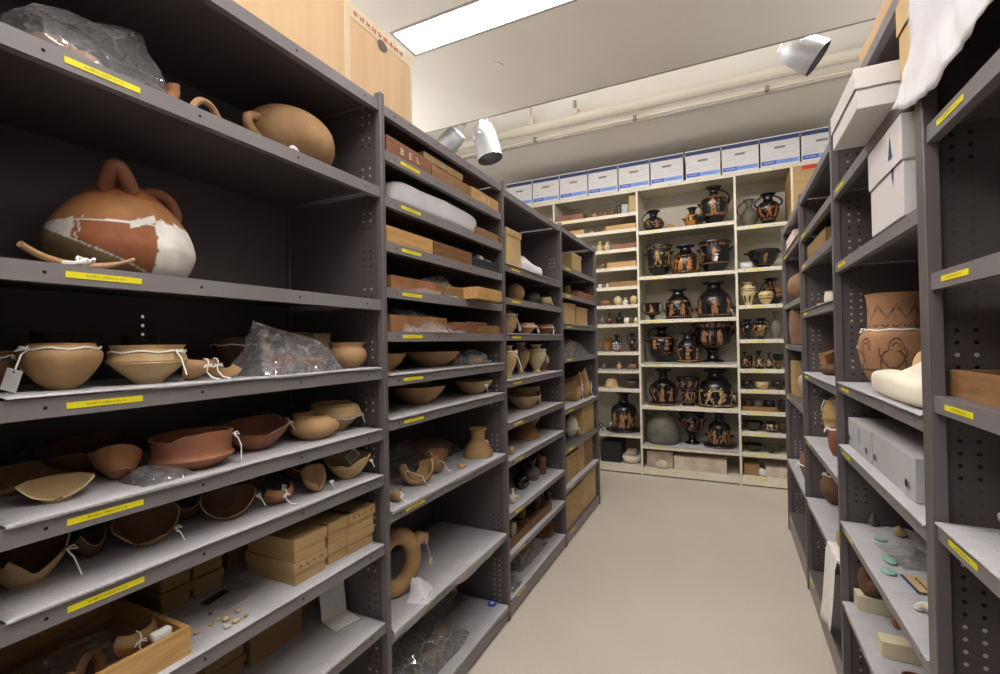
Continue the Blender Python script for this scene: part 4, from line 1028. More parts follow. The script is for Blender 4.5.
o_ = b.build('flat_sample_bag', None); o_.location = P_; o_.rotation_euler = (0, 0, PI/2+.2); tag(o_, 'flat clear sample bag with black print lying on the foam, sixth shelf', 'bag')
for i, (u, v, sz, mm) in enumerate(((210, 615.4, 5, 'brown'), (218.3, 621, 5.5, 'buff_pale'), (226, 621, 8.5, 'buff'), (211, 626, 7, 'tan'), (227.5, 628.4, 8.5, 'whiteclay'), (236, 623, 8, 'buff_pale'), (238.5, 612.5, 6.5, 'buff'), (246.3, 617.5, 5.5, 'tan'), (196, 635, 6.5, 'tan'))):
    lump('L1', 6, u-sz/2, u+sz/2, sz*.5, 'small clay pebble sherd on the foam, %s' % ['dark one at the back', 'left of the central cluster', 'centre of the cluster', 'tan one front left of the cluster', 'palest one nearest the shelf edge', 'right of the cluster', 'behind the cluster', 'rightmost one', 'leftmost one beside the wooden tray'][i], 60+i, mm, 'small_sherd', 'sherd', off=spot_uv('L1', 6, u, v), group='small loose sherds on the sixth shelf', dz=.0025)
# shelf 7
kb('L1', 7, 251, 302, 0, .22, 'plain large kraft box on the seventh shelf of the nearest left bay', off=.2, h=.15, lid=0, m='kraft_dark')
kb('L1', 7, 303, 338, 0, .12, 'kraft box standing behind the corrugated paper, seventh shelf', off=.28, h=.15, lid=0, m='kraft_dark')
for k in range(2): kb('L1', 7, 205, 246, 0, .2, 'low kraft lidded box at the frame bottom, %s of two' % ('lower', 'upper')[k], off=.2, h=.05, dz=k*.0508, m='kraft_dark')
def corr():
    P = spot('L1', 7, 336, .16)[0]; b = MB(); nx, ny = 24, 14; vs = []
    for j in range(ny+1):
        t = j/ny
        for i in range(nx+1):
            x = -.045+.09*i/nx; w_ = .0016*math.sin(i*2.2)
            y, z = (-.07+.08*min(1, t/.5), .004) if t < .5 else (.01+.02*(t-.5)*2, .004+.12*(t-.5)*2)
            vs.append((x, y-(w_ if t > .5 else 0), z+(w_ if t < .5 else 0)+.001))
    b.add(vs, [(j*(nx+1)+i, j*(nx+1)+i+1, (j+1)*(nx+1)+i+1, (j+1)*(nx+1)+i) for j in range(ny) for i in range(nx)], 'paper')
    o = b.build('corrugated_paper', None); o.location = P; o.rotation_euler = (0, 0, PI/2-.25); md = o.modifiers.new('t', 'SOLIDIFY'); md.thickness = .0015
    tag(o, 'bent piece of cream corrugated paper leaning on the seventh shelf', 'paper')
corr()
# ------------------------------------------------------------------ LEFT, second bay
tray('L2', 1, 386.5, 431, 14, .36, 'reddish wooden tray with white chalk letters, top of the second left bay', m='wood_red', h=.062, chalk='B  E  L')
tray('L2', 1, 432, 471, 14, .36, 'brown wooden tray with kraft boxes on it, top of the second left bay', m='wood', h=.052)
tray('L2', 1, 472, 499, 14, .36, 'orange-brown wooden tray chalked with two letters, far end of the top row', m='wood_pale', h=.058, chalk='W  E')
kbox('L2', 1, 424, 446, 0, .16, 'flat kraft box resting on the brown wooden tray, nearer one', off=.03, h=.045, dz=.053, lid=.6, m='kraft_pale')
kbox('L2', 1, 447, 463, 0, .16, 'flat kraft box resting on the brown wooden tray, farther one', off=.03, h=.045, dz=.053, lid=.6, m='kraft_pale')
bag('L2', 2, 384, 472, 0, .2, 'long white tissue-wrapped roll filling the third board of the second left bay', 71, off=.02, m='tissue', amp=.035, fr=6, name='wrapped_roll', cat='roll', e=.42, h=.105, ridge=False)
tray('L2', 2, 479, 500, 0, .3, 'small wooden tray behind the white wrapped roll', m='wood', h=.04)
lump('L2', 2, 474, 490, 14, 'white tissue parcel lying in the small wooden tray by the roll', 72, 'tissue', 'tissue_parcel', 'parcel', off=.1, dz=.01)
tray('L2', 3, 386.5, 433, 0, .36, 'pale wooden tray at the near end of the fourth board', m='wood_pale', h=.058)
tray('L2', 3, 434, 472, 0, .36, 'dark brown wooden tray in the middle of the fourth board', m='wood_dark', h=.058)
tray('L2', 3, 473, 500, 0, .3, 'blue-black tray holding pale pieces, far end of the fourth board', m='blueblack', h=.045, name='plastic_tray')
for i, (a, b_, hh) in enumerate(((474, 484, 11), (484, 494, 9))):
    lump('L2', 3, a, b_, hh, ['pale rounded clay piece in the blue-black tray, nearer', 'pale rounded clay piece in the blue-black tray, farther'][i], 73+i, 'whiteclay', 'clay_piece', 'fragment', off=.07, dz=.03)
bag('L2', 3, 488, 501, 12, .1, 'clear plastic wrap over the end of the blue-black tray', 76, off=.07, m='plastic', dz=.047)
tray('L2', 4, 391, 441, 0, .22, 'wooden tray inside a clear bag, fifth board of the second left bay', m='terra', h=.05, off=.03)
bag('L2', 4, 385.5, 447, 0, .32, 'clear plastic bag with raised corner around a tray, fifth board', 77, off=.0, m='plastic_milky', amp=.05, fr=7, peak=(.85, -.5, .75, .35), e=.4, h=.075)
kbox('L2', 4, 443, 452, 0, .1, 'little kraft box behind the bagged tray on the fifth board', off=.33, h=.075, lid=0, m='kraft_pale')
tray('L2', 4, 446, 471, 0, .3, 'brown wooden tray with paper slips, middle of the fifth board', m='wood', h=.045)
for i, u in enumerate((456, 468)): lump('L2', 4, u-4, u+4, 5, 'white paper slip poking out of the fifth-board tray, %s' % ('left', 'right')[i], 78+i, 'paper', 'paper_slip', 'paper', off=.1, dz=.035)
tray('L2', 4, 478, 502, 0, .40, 'pale wooden tray sticking out past the shelf edge, fifth board', m='wood_pale', h=.05, off=-.06)
tray('L2', 5, 391, 447, 0, .22, 'reddish tray inside a clear bag, sixth board of the second left bay', m='terra', h=.06, off=.03)
bag('L2', 5, 385.5, 453, 0, .33, 'clear plastic bag drooping over the shelf edge, sixth board', 80, off=-.01, m='plastic_milky', amp=.05, fr=7, peak=(-.85, -.5, .6, .35), e=.4, h=.08)
tray('L2', 5, 454, 477, 0, .3, 'reddish-brown wooden tray beside the drooping bag', m='wood_red', h=.045)
tray('L2', 5, 478, 501, 0, .3, 'brown wooden tray at the far end of the sixth board', m='wood', h=.038)
kbox('L2', 5, 466, 487, 0, .1, 'flat pale kraft lid resting across the sixth-board trays', off=.08, h=.012, dz=.046, lid=0, m='kraft_pale')
pot('L2', 6, 362, 407, 18, 'dish', 'tan dish cut by the upright, seventh board of the second left bay', 'dish', 'dish', 'tan', off=.13)
pot('L2', 6, 404, 460, 15, 'bowl', 'wide tan bowl with white tape on its rim, seventh board', 'bowl', 'bowl', 'tan', off=.16, tg=(-20, .8, .03, 0, False))
bag('L2', 6, 461, 488, 16, .14, 'crumpled clear bag of sherds, far end of the seventh board', 82, off=.03, m='plastic', amp=.13, fr=14)
lump('L2', 6, 466, 484, 8, 'tan sherd lump inside the crumpled bag on the seventh board', 83, 'tan', 'clay_lump', 'fragment', off=.09)
pot('L2', 7, 391, 446, 18, 'bowl', 'deep tan bowl at the near end of the eighth board', 'bowl', 'bowl', 'tan', off=.15)
pot('L2', 7, 456, 495, 13, 'bowl', 'tan bowl with hanging white tape, far end of the eighth board', 'bowl', 'bowl', 'buff', off=.12, tg=(-110, .7, .03, 0, False))
kbox('L2', 7, 408, 430, 0, .1, 'dim brown box at the back of the eighth board', off=.28, h=.09, lid=0, m='kraft_dark')
pot('L2', 8, 463, 493, 28, [(0.99, 0), (1, .04), (.93, .22), (.72, .42), (.5, .55), (.46, .7), (.5, .88), (.6, .96), (.58, 1)], 'broken tan jar neck standing upright on the ninth board', 'jar_neck', 'sherd', 'tan', off=.10, t0=.02, tg=(-10, .45, .045, 0, False))
lump('L2', 8, 457, 467, 4.5, 'small round tan sherd lying before the jar neck', 84, 'tan', 'small_sherd', 'sherd', off=.06)
sherd('L2', 8, 420, 452, 21, 'curved tan handle fragment arching, tied with white tape', 'round', 'tan', (-175, -5), .3, (90, 0, 10), off=.13, seed=21, tg=(.1,), lo=.9)
sherd('L2', 8, 401, 432, 25, 'broken tan cup wall leaning open, white tape inside', 'round', 'tan', (-170, 40), .25, (80, 20, -40), off=.10, seed=22, tg=(-.1,), lo=.85)
sherd('L2', 8, 389, 402, 15, 'small knobbed tan fragment tied with tape beside the upright', 'round', 'tan', (-160, -20), .2, (40, 0, 0), off=.05, seed=23, tg=(0.,))
bag('L2', 8, 398, 470, 28, .16, 'dim plastic bag of sherds at the back of the ninth board', 85, off=.22, m='plastic_clear', amp=.1, h=.13)
lump('L2', 8, 415, 455, 18, 'dim brown sherds lump inside the bag behind the handle fragment', 86, 'brown', 'clay_lump', 'fragment', off=.30)
def ringpot():
    P, pw, ph, s = spot('L2', 9, 396, .13); b = MB(); R = .078
    b.tube([(R*math.cos(2*PI*i/36), 0, R+.034+R*1.25*math.sin(2*PI*i/36)) for i in range(36)], [.032]*36, 'tan', 14, True)
    b.xf(Matrix.Rotation(-.35, 4, 'Z'))
    h = MB(); h.tube([(.08, -.02, .15), (.12, -.02, .165), (.15, -.02, .15), (.155, -.02, .17)], [.028, .024, .028, .022], 'tan', 10)
    t = MB(); t.tube([(.135, -.045, .15), (.14, -.06, .1), (.135, -.065, .085)], .0012, 'string', 5)
    g = MB(); g.box(.125, .145, -.068, -.0665, .06, .085, 'buff_pale')
    finish([('body', b), ('spout', h), ('string', t), ('paper_tag', g)], 'ring_vessel', 'tan ring-shaped vessel with spout and hanging tag on the tenth board', 'vessel', P, PI/2, settle=True)
ringpot()
def pouch():
    P, pw, ph, s = spot('L2', 9, 421, .05); b = hull(.14, .09, .04, 5, 'tissue', (-.1, .1, 1.1))
    finish([('body', b)], 'cloth_pouch', 'white padded pouch at the foot of the ring-shaped vessel', 'pouch', P, PI/2+.4)
pouch()
bag('L2', 10, 393, 460, 0, .28, 'large clear bag of pottery at the bottom front of the second left bay', 90, off=.04, m='plastic_milky', amp=.07, fr=8, h=.11, e=.55)
for i, (a, b_, hh) in enumerate(((398, 425, 18), (420, 452, 16))):
    sherd('L2', 10, a, b_, hh, 'tan sherd inside the large bottom bag, %s' % ('nearer', 'farther')[i], 'bowl', 'tan', (-170, -10), .2, (20, 0, 20*i), off=.15, seed=91+i)
bag('L2', 10, 425, 488, 0, .2, 'second clear bag leaning at the back of the lowest board', 93, off=.22, m='plastic_clear', amp=.09, fr=9, h=.17, peak=(.8, 0, .3, .4))
for i, (a, b_, hh) in enumerate(((435, 455, 28), (455, 478, 24))):
    sherd('L2', 10, a, b_, hh, 'brown sherd inside the leaning back bag, %s' % ('nearer', 'farther')[i], 'round', 'terra', (-170, -10), .2, (70, 0, 20*i), off=.32, seed=94+i)
P_ = spot('L2', 10, 492, .07)[0]; b = MB(); b.tube([(.016*math.cos(2*PI*k/24), .016*math.sin(2*PI*k/24), .008) for k in range(24)], .007, 'blue', 8, True); b2 = MB(); b2.cyl((0, 0, .002), (0, 0, .012), .011, .011, 'paper', 16)
finish([('ring', b), ('core', b2)], 'tape_roll', 'little blue tape roll on the lowest board, second left bay', 'tape', P_, 0)

# ------------------------------------------------------------------ LEFT, third bay
kbox('L3', 1, 507, 522, 0, .3, 'tall pale kraft lidded box, top of the third left bay', off=.02, h=.205, lid=.16, m='kraft_pale')
sherd('L3', 1, 521, 536, 16, 'brown basket-like fragment leaning beside the tall kraft box', 'bowl', 'terra', (-170, 0), .2, (40, 10, 0), off=.16, seed=24)
bag('L3', 1, 520, 541, 13, .14, 'white cloth bundle before the basket-like fragment', 96, off=.02, m='tissue', name='cloth_bundle', cat='bundle', amp=.08, peak=(-.5, 0, .5, .5), ridge=False)
pot('L3', 2, 503, 523, 12, 'globe', 'tan pot lying on its side, second board of the third left bay', 'pot', 'pot', 'tan', rot=(0, 70, 0), off=.1)
pot('L3', 2, 524, 541, 14.5, 'globe', 'dark grey round pot between two tan pots', 'pot', 'pot', 'greypot', off=.12)
pot('L3', 2, 540, 552, 9, 'jarlow', 'small buff pot with white tag right of the grey pot', 'pot', 'pot', 'buff', tg=(-30, .8, .02, .02))
pot('L3', 3, 499, 517, 24, 'globe', 'buff jar half hidden by the upright, fourth row of the third bay', 'jar', 'jar', 'buff', tg=(-40, .8, .06, .035), off=.1)
pot('L3', 3, 516, 536, 11, 'carin', 'tan flat-shouldered bowl with white band, left of a matching one', 'bowl', 'bowl', 'tan', tg=(-50, .7, .02, .02))
pot('L3', 3, 536, 554, 10, 'carin', 'small terracotta bowl with white tag, right of the flat-shouldered bowl', 'bowl', 'bowl', 'terra', tg=(-110, .7, .02, .025))
pot('L3', 4, 500, 517, 33, 'pedjar', 'buff footed jar with white tape crossing it, beside the upright', 'jar', 'jar', 'buff', tg=(-60, .8, .08, .03), off=.06)
pot('L3', 4, 512, 530, 31, 'pedjar', 'buff footed jar, second from left of four', 'jar', 'jar', 'buff', off=.14)
pot('L3', 4, 527, 546, 27.5, 'pedjar', 'pale greyish footed jar with hanging tag', 'jar', 'jar', 'buff_pale', tg=(-50, .8, .05, .035), off=.1)
pot('L3', 4, 540, 554, 19, 'jar', 'small terracotta jar right of the pale footed jars', 'jar', 'jar', 'terra', off=.12)
pot('L3', 5, 507, 541, 13, 'bowl', 'buff bowl at the front of the sixth row, third bay', 'bowl', 'bowl', 'buff', off=.13)
pot('L3', 5, 515, 555, 16, 'bowl', 'wide tan bowl with long hanging tag behind the buff bowl', 'bowl', 'bowl', 'tan', tg=(-100, .95, .045, .05, False), off=.26)
pot('L3', 6, 508, 540, 22, 'cone', 'reddish-tan conical vessel standing mouth down', 'conical_vessel', 'vessel', 'terra', inner=False, off=.16)
pot('L3', 6, 524, 559, 17, 'bowl', 'buff bowl behind the mouth-down conical vessel', 'bowl', 'bowl', 'buff', off=.24)
lump('L3', 6, 508, 515, 8, 'flat tan sherd in front of the conical vessel', 98, 'buff', 'small_sherd', 'sherd', off=.04)
pot('L3', 7, 509, 517, 13, 'bottle', 'small pale jug fragment by the upright among black vases', 'jug', 'jug', 'whiteclay', off=.05, tg=(-60, .5, .02, 0))
vase('L3', 7, 513, 530, 15, 'globe', 'squat black vase with orange band, front of the small-vase row', 201, redfig(201, .3, .6, 4), N=60, M=40, off=.1)
pot('L3', 7, 524, 540, 20, 'lek', 'grey-tan small jug in the middle of the small-vase row', 'jug', 'jug', 'greypot', hd=[('v', -150, .6, .9, .5, .1, .1)], off=.11)
vase('L3', 7, 519, 531, 19, 'lek', 'dark oil flask behind the squat black vase', 203, redfig(203, .3, .5, 3), N=60, M=40, off=.22)
pot('L3', 7, 537, 547, 18, [(0, 0), (.75, 0), (.8, .1), (.85, .5), (1, 1)], 'reddish beaker in the small-vase row', 'beaker', 'cup', 'terra_red', off=.1)
vase('L3', 7, 541, 552, 16, 'skyphos', 'black and white cup behind the reddish beaker', 205, redfig(205, .3, .8, 3, col=CREAMP), N=60, M=30, off=.19)
tray('L3', 8, 509.5, 531, 0, .28, 'brown wooden tray of small pots, near end of the ninth row', m='wood_dark', h=.045, off=.02)
tray('L3', 8, 532, 552, 0, .28, 'brown wooden tray of small pots, far end of the ninth row', m='wood_dark', h=.045, off=.02)
for i, (a, b_, hh, mm, of, lb) in enumerate(((509, 517, 14, 'whiteclay', .07, 'white-banded cup in the near ninth-row tray'), (514, 526, 16, 'tan', .12, 'tan round pot in the near ninth-row tray'), (520, 530, 13, 'blackglaze', .2, 'black little pot at the back of the near ninth-row tray'),
        (532, 541, 15, 'greypot', .1, 'grey little pot in the far ninth-row tray'), (537, 546, 16, 'terra_red', .14, 'red little pot in the far ninth-row tray'), (543, 552, 13, 'blackglaze', .1, 'black glazed cup in the far ninth-row tray'))):
    pot('L3', 8, a, b_, hh, 'cup', lb, 'small_pot', 'pot', mm, off=of, dz=.01, N=20, M=12)
bag('L3', 9, 511, 541, 0, .22, 'clear bag of brown sherds on the lowest board of the third bay', 99, off=.05, m='plastic_milky', h=.09, amp=.08)
lump('L3', 9, 516, 534, 12, 'brown sherd mass inside the lowest bag of the third bay', 100, 'tan', 'clay_lump', 'fragment', off=.16)
pot('L3', 9, 530, 551, 17, 'bowl', 'brown bowl standing on edge with white tape, lowest board', 'bowl', 'bowl', 'terra', rot=(60, -20, 10), off=.2, tg=(-60, .5, .02, 0))
bag('L3', 9, 508, 519, 0, .09, 'small clear bag at the front corner of the lowest board', 101, off=.01, m='plastic', h=.05)

# ------------------------------------------------------------------ LEFT, far bay
kbox('L4', 1, 563, 569, 0, .3, 'kraft box beside the upright at the top of the far left bay', off=.1, h=.15, inset=.1, lid=0, m='kraft_dark')
kbox('L4', 1, 573, 582, 0, .3, 'kraft lidded box at the top of the far left bay', off=.03, h=.145, lid=.15, m='kraft')
pot('L4', 2, 562, 571, 12, 'cup', 'dark cup at the left of the second board, far left bay', 'cup', 'cup', 'brown', off=.1)
sherd('L4', 2, 569, 578, 8, 'tan sherd beside the dark cup, far left bay', 'bowl', 'tan', (-160, -20), .2, (20, 0, 0), off=.1, seed=27)
tray('L4', 2, 579, 594.5, 0, .28, 'reddish wooden tray on the second board of the far left bay', m='wood_red', h=.05)
for i, (a, b_, hz) in enumerate(((564.5, 569, .155), (569.4, 576, .16), (577, 588, .145))):
    kbox('L4', 3, a, b_, 0, .3, 'upright kraft box, %s of three on the third board of the far left bay' % ('left', 'middle', 'right')[i], off=.03, h=hz, lid=.14 if i else 0, m='kraft', group='kraft boxes on the third board')
bag('L4', 4, 565, 593, 0, .3, 'crumpled milky plastic bag filling the fourth board of the far left bay', 103, off=.03, m='plastic_milky', h=.16, amp=.1, peak=(-.4, 0, .3, .5))
pot('L4', 4, 564, 576, 14, 'bowl', 'tan bowl inside the milky bag of the far left bay', 'bowl', 'bowl', 'tan', off=.12)
for i, (a, b_, hh) in enumerate(((563, 573, 30), (570, 583, 31))):
    sherd('L4', 5, a, b_, hh, 'tall leaf-shaped tan sherd %s, fifth board of the far left bay' % ('beside the upright', 'with long white tag')[i], 'round', 'tan', (-140, -40), .1, (60, 20 if i else -10, 0), off=.12, seed=28+i, tg=(.3 if i else 0., .04 if i else 0.), lo=.6)
pot('L4', 6, 564, 578, 22, 'globe', 'pale round pot with white tag, sixth board of the far left bay', 'pot', 'pot', 'whiteclay', off=.1, tg=(-70, .4, .05, 0))
kbox('L4', 6, 586, 597, 0, .2, 'kraft box on end, sixth board of the far left bay', off=.03, h=.235, lid=0, m='kraft')
for i, (a, b_) in enumerate(((567.5, 578), (578.5, 585.5), (586, 593.5))):
    kbox('L4', 7, a, b_, 0, .25, 'kraft lidded box, %s of three on the second lowest board' % ('nearest', 'middle', 'farthest')[i], off=.03, h=(.19, .21, .22)[i], lid=.14, m=('kraft', 'kraft', 'kraft_dark')[i])
kbox('L4', 8, 567.5, 584, 0, .3, 'large kraft box with pen scribble on the lowest board, nearer one', off=.02, h=.24, lid=.14, m='kraft', pen=4)
kbox('L4', 8, 585, 597.5, 0, .3, 'large kraft lidded box on the lowest board, farther one', off=.02, h=.25, lid=.13, m='kraft_pale')

# ------------------------------------------------------------------ RIGHT side
def drape():
    o, ri, fw, rz, W, D = axes('R1'); b = MB(); nx, ny = 60, 30; vs = []
    bot = [(1.43, 1.985), (1.40, 1.935), (1.345, 1.915), (1.28, 1.885), (1.12, 1.858), (.96, 1.88), (.7, 1.90), (.4, 1.9)]
    def zb(y):
        for (a, c), (d, e) in zip(bot, bot[1:]):
            if d <= y <= a: return c+(e-c)*(a-y)/(a-d)
        return 1.9
    L_ = o.y-.02; 
    for j in range(ny+1):
        t = j/ny
        for i in range(nx+1):
            q0 = max(0, (j/ny-.25)/.75); yl = 1.262+.125*max(0, (q0-.6)/.4)**1.5; y = yl-(yl-.4)*i/nx; f = noise.noise((y*9, t*2.5, 3))+.5*noise.noise((y*22, t*5, 9))
            if t < .25: x, z = XR+.02+.25*(1-t/.25), 2.247
            else:
                q = (t-.25)/.75; z = 2.247+(zb(y)-2.247)*q; x = XR-.012-.006*q-abs(f)*.02*(.3+q)
                
            vs.append((x, y, z))
    b.add(vs, [(j*(nx+1)+i, j*(nx+1)+i+1, (j+1)*(nx+1)+i+1, (j+1)*(nx+1)+i) for j in range(ny) for i in range(nx)], 'tissue')
    ob = b.build('tissue_sheet', None); md = ob.modifiers.new('t', 'SOLIDIFY'); md.thickness = .001
    tag(ob, 'large white tissue sheet hanging over the front of the nearest right bay', 'sheet')
drape()
tray('R1', 3, 940, 1075, 0, .34, 'wooden tray with low sides on the third visible board, right edge', m='wood', h=.052, off=.03)
sherd('R1', 3, 985, 1012, 16, 'reddish sherd in the wooden tray at the right edge', 'bowl', 'terra', (-160, -20), .2, (30, 0, 0), off=.16, seed=33, dz=.012)
tray('R1', 4, 962, 1040, 0, .2, 'flat tan wooden piece on the curled foam, lower right edge', m='wood_pale', h=.02, off=.16, dz=.012, simple=True)
lump('R1', 4, 996, 1012, 14, 'white lump at the right edge beside the flat tan wood', 34, 'whiteclay', 'clay_lump', 'fragment', off=.1, dz=.008)
def rbox(row, sh, y0, y1, x0, dep, h, label, lid=.4, m='box_white', name='archive_box', extra=None, side=None):
    z = SH[row][sh]+(.0062 if sh in LINED.get(row, []) else .0008); P = Vector((x0, (y0+y1)/2, z)); w = y1-y0; parts = []
    b = MB(); b.box(-w/2+.004, w/2-.004, .004, dep, 0, h-.003, m); parts.append(('body', b))
    if lid:
        l = MB(); l.box(-w/2, w/2, 0, dep+.004, h*(1-lid), h, m, skip='b'); parts.append(('lid', l))
    if extra: extra(parts, w, h)
    return finish(parts, name, label, 'box', P, -PI/2, None, settle=False, bevel=.002)
rbox('R2', 1, 1.425, 1.72, XR-.082, .38, .1, 'flat white lidded box jutting over the aisle, high on the right', .5)
rbox('R2', 1, 1.30, 1.405, XR-.004, .3, .212, 'brown lidded box high on the right behind the white sheet', .34, 'kraft_pale', 'cardboard_box')
def tri(parts, w, h):
    b = MB(); b.add([(w*.16, -.0012, h*.66), (w*.27, -.0012, h*.66), (w*.215, -.0012, h*.9)], [(0, 1, 2)], 'navy'); b.add([(w*.18, .0028, h*.56), (w*.26, .0028, h*.56), (w*.22, .0028, h*.38)], [(0, 1, 2)], 'navy'); parts.append(('printed_triangles', b))
rbox('R2', 2, 1.375, 1.655, XR-.008, .36, .235, 'white lidded box with small navy triangles on the right-hand shelf', .45, extra=tri)
pot('R2', 3, 856, 937, 94, 'painted', 'tan jar with dark zigzag and arc painting and white tape round its neck', 'painted_jar', 'jar', 'painted', paint=geo_paint, N=180, M=130, off=.118, tg=(-118, .615, .06, 0), kw=.97)
pot('R2', 3, 912, 945, 48, 'globe', 'pale tan jar half hidden behind the near right upright', 'jar', 'jar', 'buff', off=.12)
bag('R2', 3, 874, 938, 0, .085, 'crumpled cream cloth bundle in front of the zigzag-painted jar', 111, off=.0, m='cloth', amp=.09, fr=9, name='cloth_bundle', cat='bundle', h=.075, peak=(.45, .2, .7, .45), ridge=False)
def holes(parts, w, h):
    for x in (-w*.38, w*.36):
        b = MB(); b.disc((x, -.0008, h*.32), (0, -1, 0), .011, 'hole', 16); parts.append(('finger_hole', b))
def lines(parts, w, h):
    holes(parts, w, h); b = MB()
    for q in range(5): b.tube([(w*.02+.007*i*.8, -.001, h*(.8-.1*q)+.002*math.sin(i*2.1+q)) for i in range(7)], .0012, 'blue', 4)
    parts.append(('handwriting', b))
rbox('R2', 4, 1.842, 2.16, XR+.02, .38, .107, 'flat pale grey archive box with blue handwriting, farther of two', 0, 'grey_board', extra=lines)
rbox('R2', 4, 1.455, 1.835, XR+.02, .38, .112, 'flat pale grey archive box with finger hole, nearer of two', 0, 'grey_board', extra=holes)
# small pieces on the fifth board
lump('R2', 5, 866, 879, 13, 'greenish-brown little figurine standing on the foam, right bay', 112, 'greypot', 'figurine', 'figurine', off=.09, amp=.3, e=.9)
lump('R2', 5, 893, 908, 9, 'beige and brown broken piece behind the turquoise fragments', 113, 'buff', 'clay_piece', 'fragment', off=.15, amp=.2)
for i, (a, b_, hh, of) in enumerate(((873, 889, 2.5, .08), (875, 904, 3.5, .06), (878, 899, 3, .035))):
    lump('R2', 5, a, b_, hh, 'turquoise glazed fragment on the foam, %s of three' % ('farthest', 'middle and longest', 'nearest')[i], 114+i, 'turquoise', 'glazed_fragment', 'fragment', off=of, dep=.035, amp=.1, e=.9, group='turquoise fragments')
P_ = spot('R2', 5, 915, .13)[0]; b = MB(); b.box(-.11, .07, -.06, .06, 0, .004, 'plastic_clear'); o_ = b.build('sample_bag', None); o_.location = P_; o_.rotation_euler = (0, 0, -PI/2+.2); tag(o_, 'flat clear bag under a printed paper label, right bay', 'bag')
P_ = spot('R2', 5, 920, .09, .005)[0]; b = MB(); b.box(-.05, .05, -.02, .02, 0, .002, 'kraft_pale'); b.box(-.05, .05, -.026, -.0205, 0, .0022, 'navy'); b.tube([(-.035+.0045*q, .003+.0035*math.sin(q*2.4), .0026) for q in range(16)], .0011, 'black_ink', 4); o_ = b.build('paper_label', None, smooth=False); o_.location = P_; o_.rotation_euler = (0, 0, -PI/2+.1); tag(o_, 'printed tan paper label lying on the flat clear bag', 'label')
ring('R2', 5, 925, .05, .05, .02, .009, 'pale grey finger-like handle fragment near the upright', 'whiteclay', 20, lean=.01)
def plinth(u0, u1, h, off, dep, label):
    kbox('R2', 6, u0, u1, 0, dep, label, off=off, h=h, lid=0, m='plinth', name='plinth', cat='plinth')
plinth(853.6, 857.6, .056, .03, .105, 'beige block plinth under a brown figure piece, lower right bay')
plinth(877, 882, .05, .035, .13, 'beige block plinth nearer the camera, lower right bay')
lump('R2', 6, 853, 881, 27, 'rough dark brown clay figure piece resting on the farther beige plinth', 118, 'brown', 'clay_figure', 'figurine', off=.07, dz=.057, amp=.25, n=16, dep=.07)
lump('R2', 6, 890, 906, 18, 'reddish clay piece resting on the nearer beige plinth', 119, 'terra_red', 'clay_figure', 'figurine', off=.10, dz=.051, amp=.2, n=14)
pot('R2', 6, 900, 930, 26, 'tubejar', 'reddish-brown open cup at the bottom edge near the upright', 'cup', 'cup', 'terra_red', off=.06)
sherd('R2', 6, 905, 935, 12, 'tan sherd in front of the reddish-brown cup', 'bowl', 'tan', (-160, -20), .2, (20, 0, 0), off=.03, seed=35)
o, ri, fw, rz, W, D = axes('R3')
carton('R2', .3, .86, .03, .3, .11, 'plain yellowish carton lying on top of the second right bay', tapes=False)
# third right bay
lump('R3', 1, 819, 838, 13, 'white paper parcel high in the third right bay', 120, 'tissue', 'paper_parcel', 'parcel', off=.1)
kbox('R3', 2, 804, 820, 0, .25, 'brown cardboard box high in the third right bay', off=.03, h=.1, lid=.0, m='kraft_dark')
lump('R3', 2, 821, 842, 19, 'white paper parcel beside the brown cardboard box', 121, 'tissue', 'paper_parcel', 'parcel', off=.08)
pot('R3', 3, 817, 825, 7, 'cup', 'small pale tan cup on the fourth board, third right bay', 'cup', 'cup', 'buff', off=.08)
pot('R3', 3, 824, 845, 16, 'cup', 'white rounded bowl beside the small pale cup', 'bowl', 'bowl', 'whiteclay', off=.1)
sherd('R3', 4, 811, 852, 27, 'orange-red domed sherd behind a brown oval pot', 'bowl', 'terra', (-175, -5), .05, (110, 0, 0), off=.12, seed=36)
pot('R3', 4, 819, 843, 12, 'globe', 'brown oval pot lying before the orange-red sherd', 'pot', 'pot', 'brown', off=.08)
pot('R3', 5, 817, 851, 42, 'globe', 'cream striped tan jar with white tag, third right bay', 'jar', 'jar', 'painted', paint=stripe_paint('#c9a871', '#9a7743', ((.2, .23), (.3, .33), (.4, .43), (.5, .53), (.6, .63), (.7, .73))), off=.15, tg=(-100, .85, .03, .025), rot=(0, -7, 0))
pot('R3', 5, 828, 846, 34, 'globe', 'reddish pot with white string beside the cream striped jar', 'pot', 'pot', 'terra_red', off=.06, tg=(-110, .8, .02, 0))
pot('R3', 6, 820, 852, 31, 'globe', 'brown round pot with white paper tag, lower third right bay', 'pot', 'pot', 'brown', off=.12, tg=(-130, .9, .015, .03))
pot('R3', 6, 836, 845, 18, 'globe', 'pale tan little pot in front of the brown tagged pot', 'pot', 'pot', 'buff', off=.03)
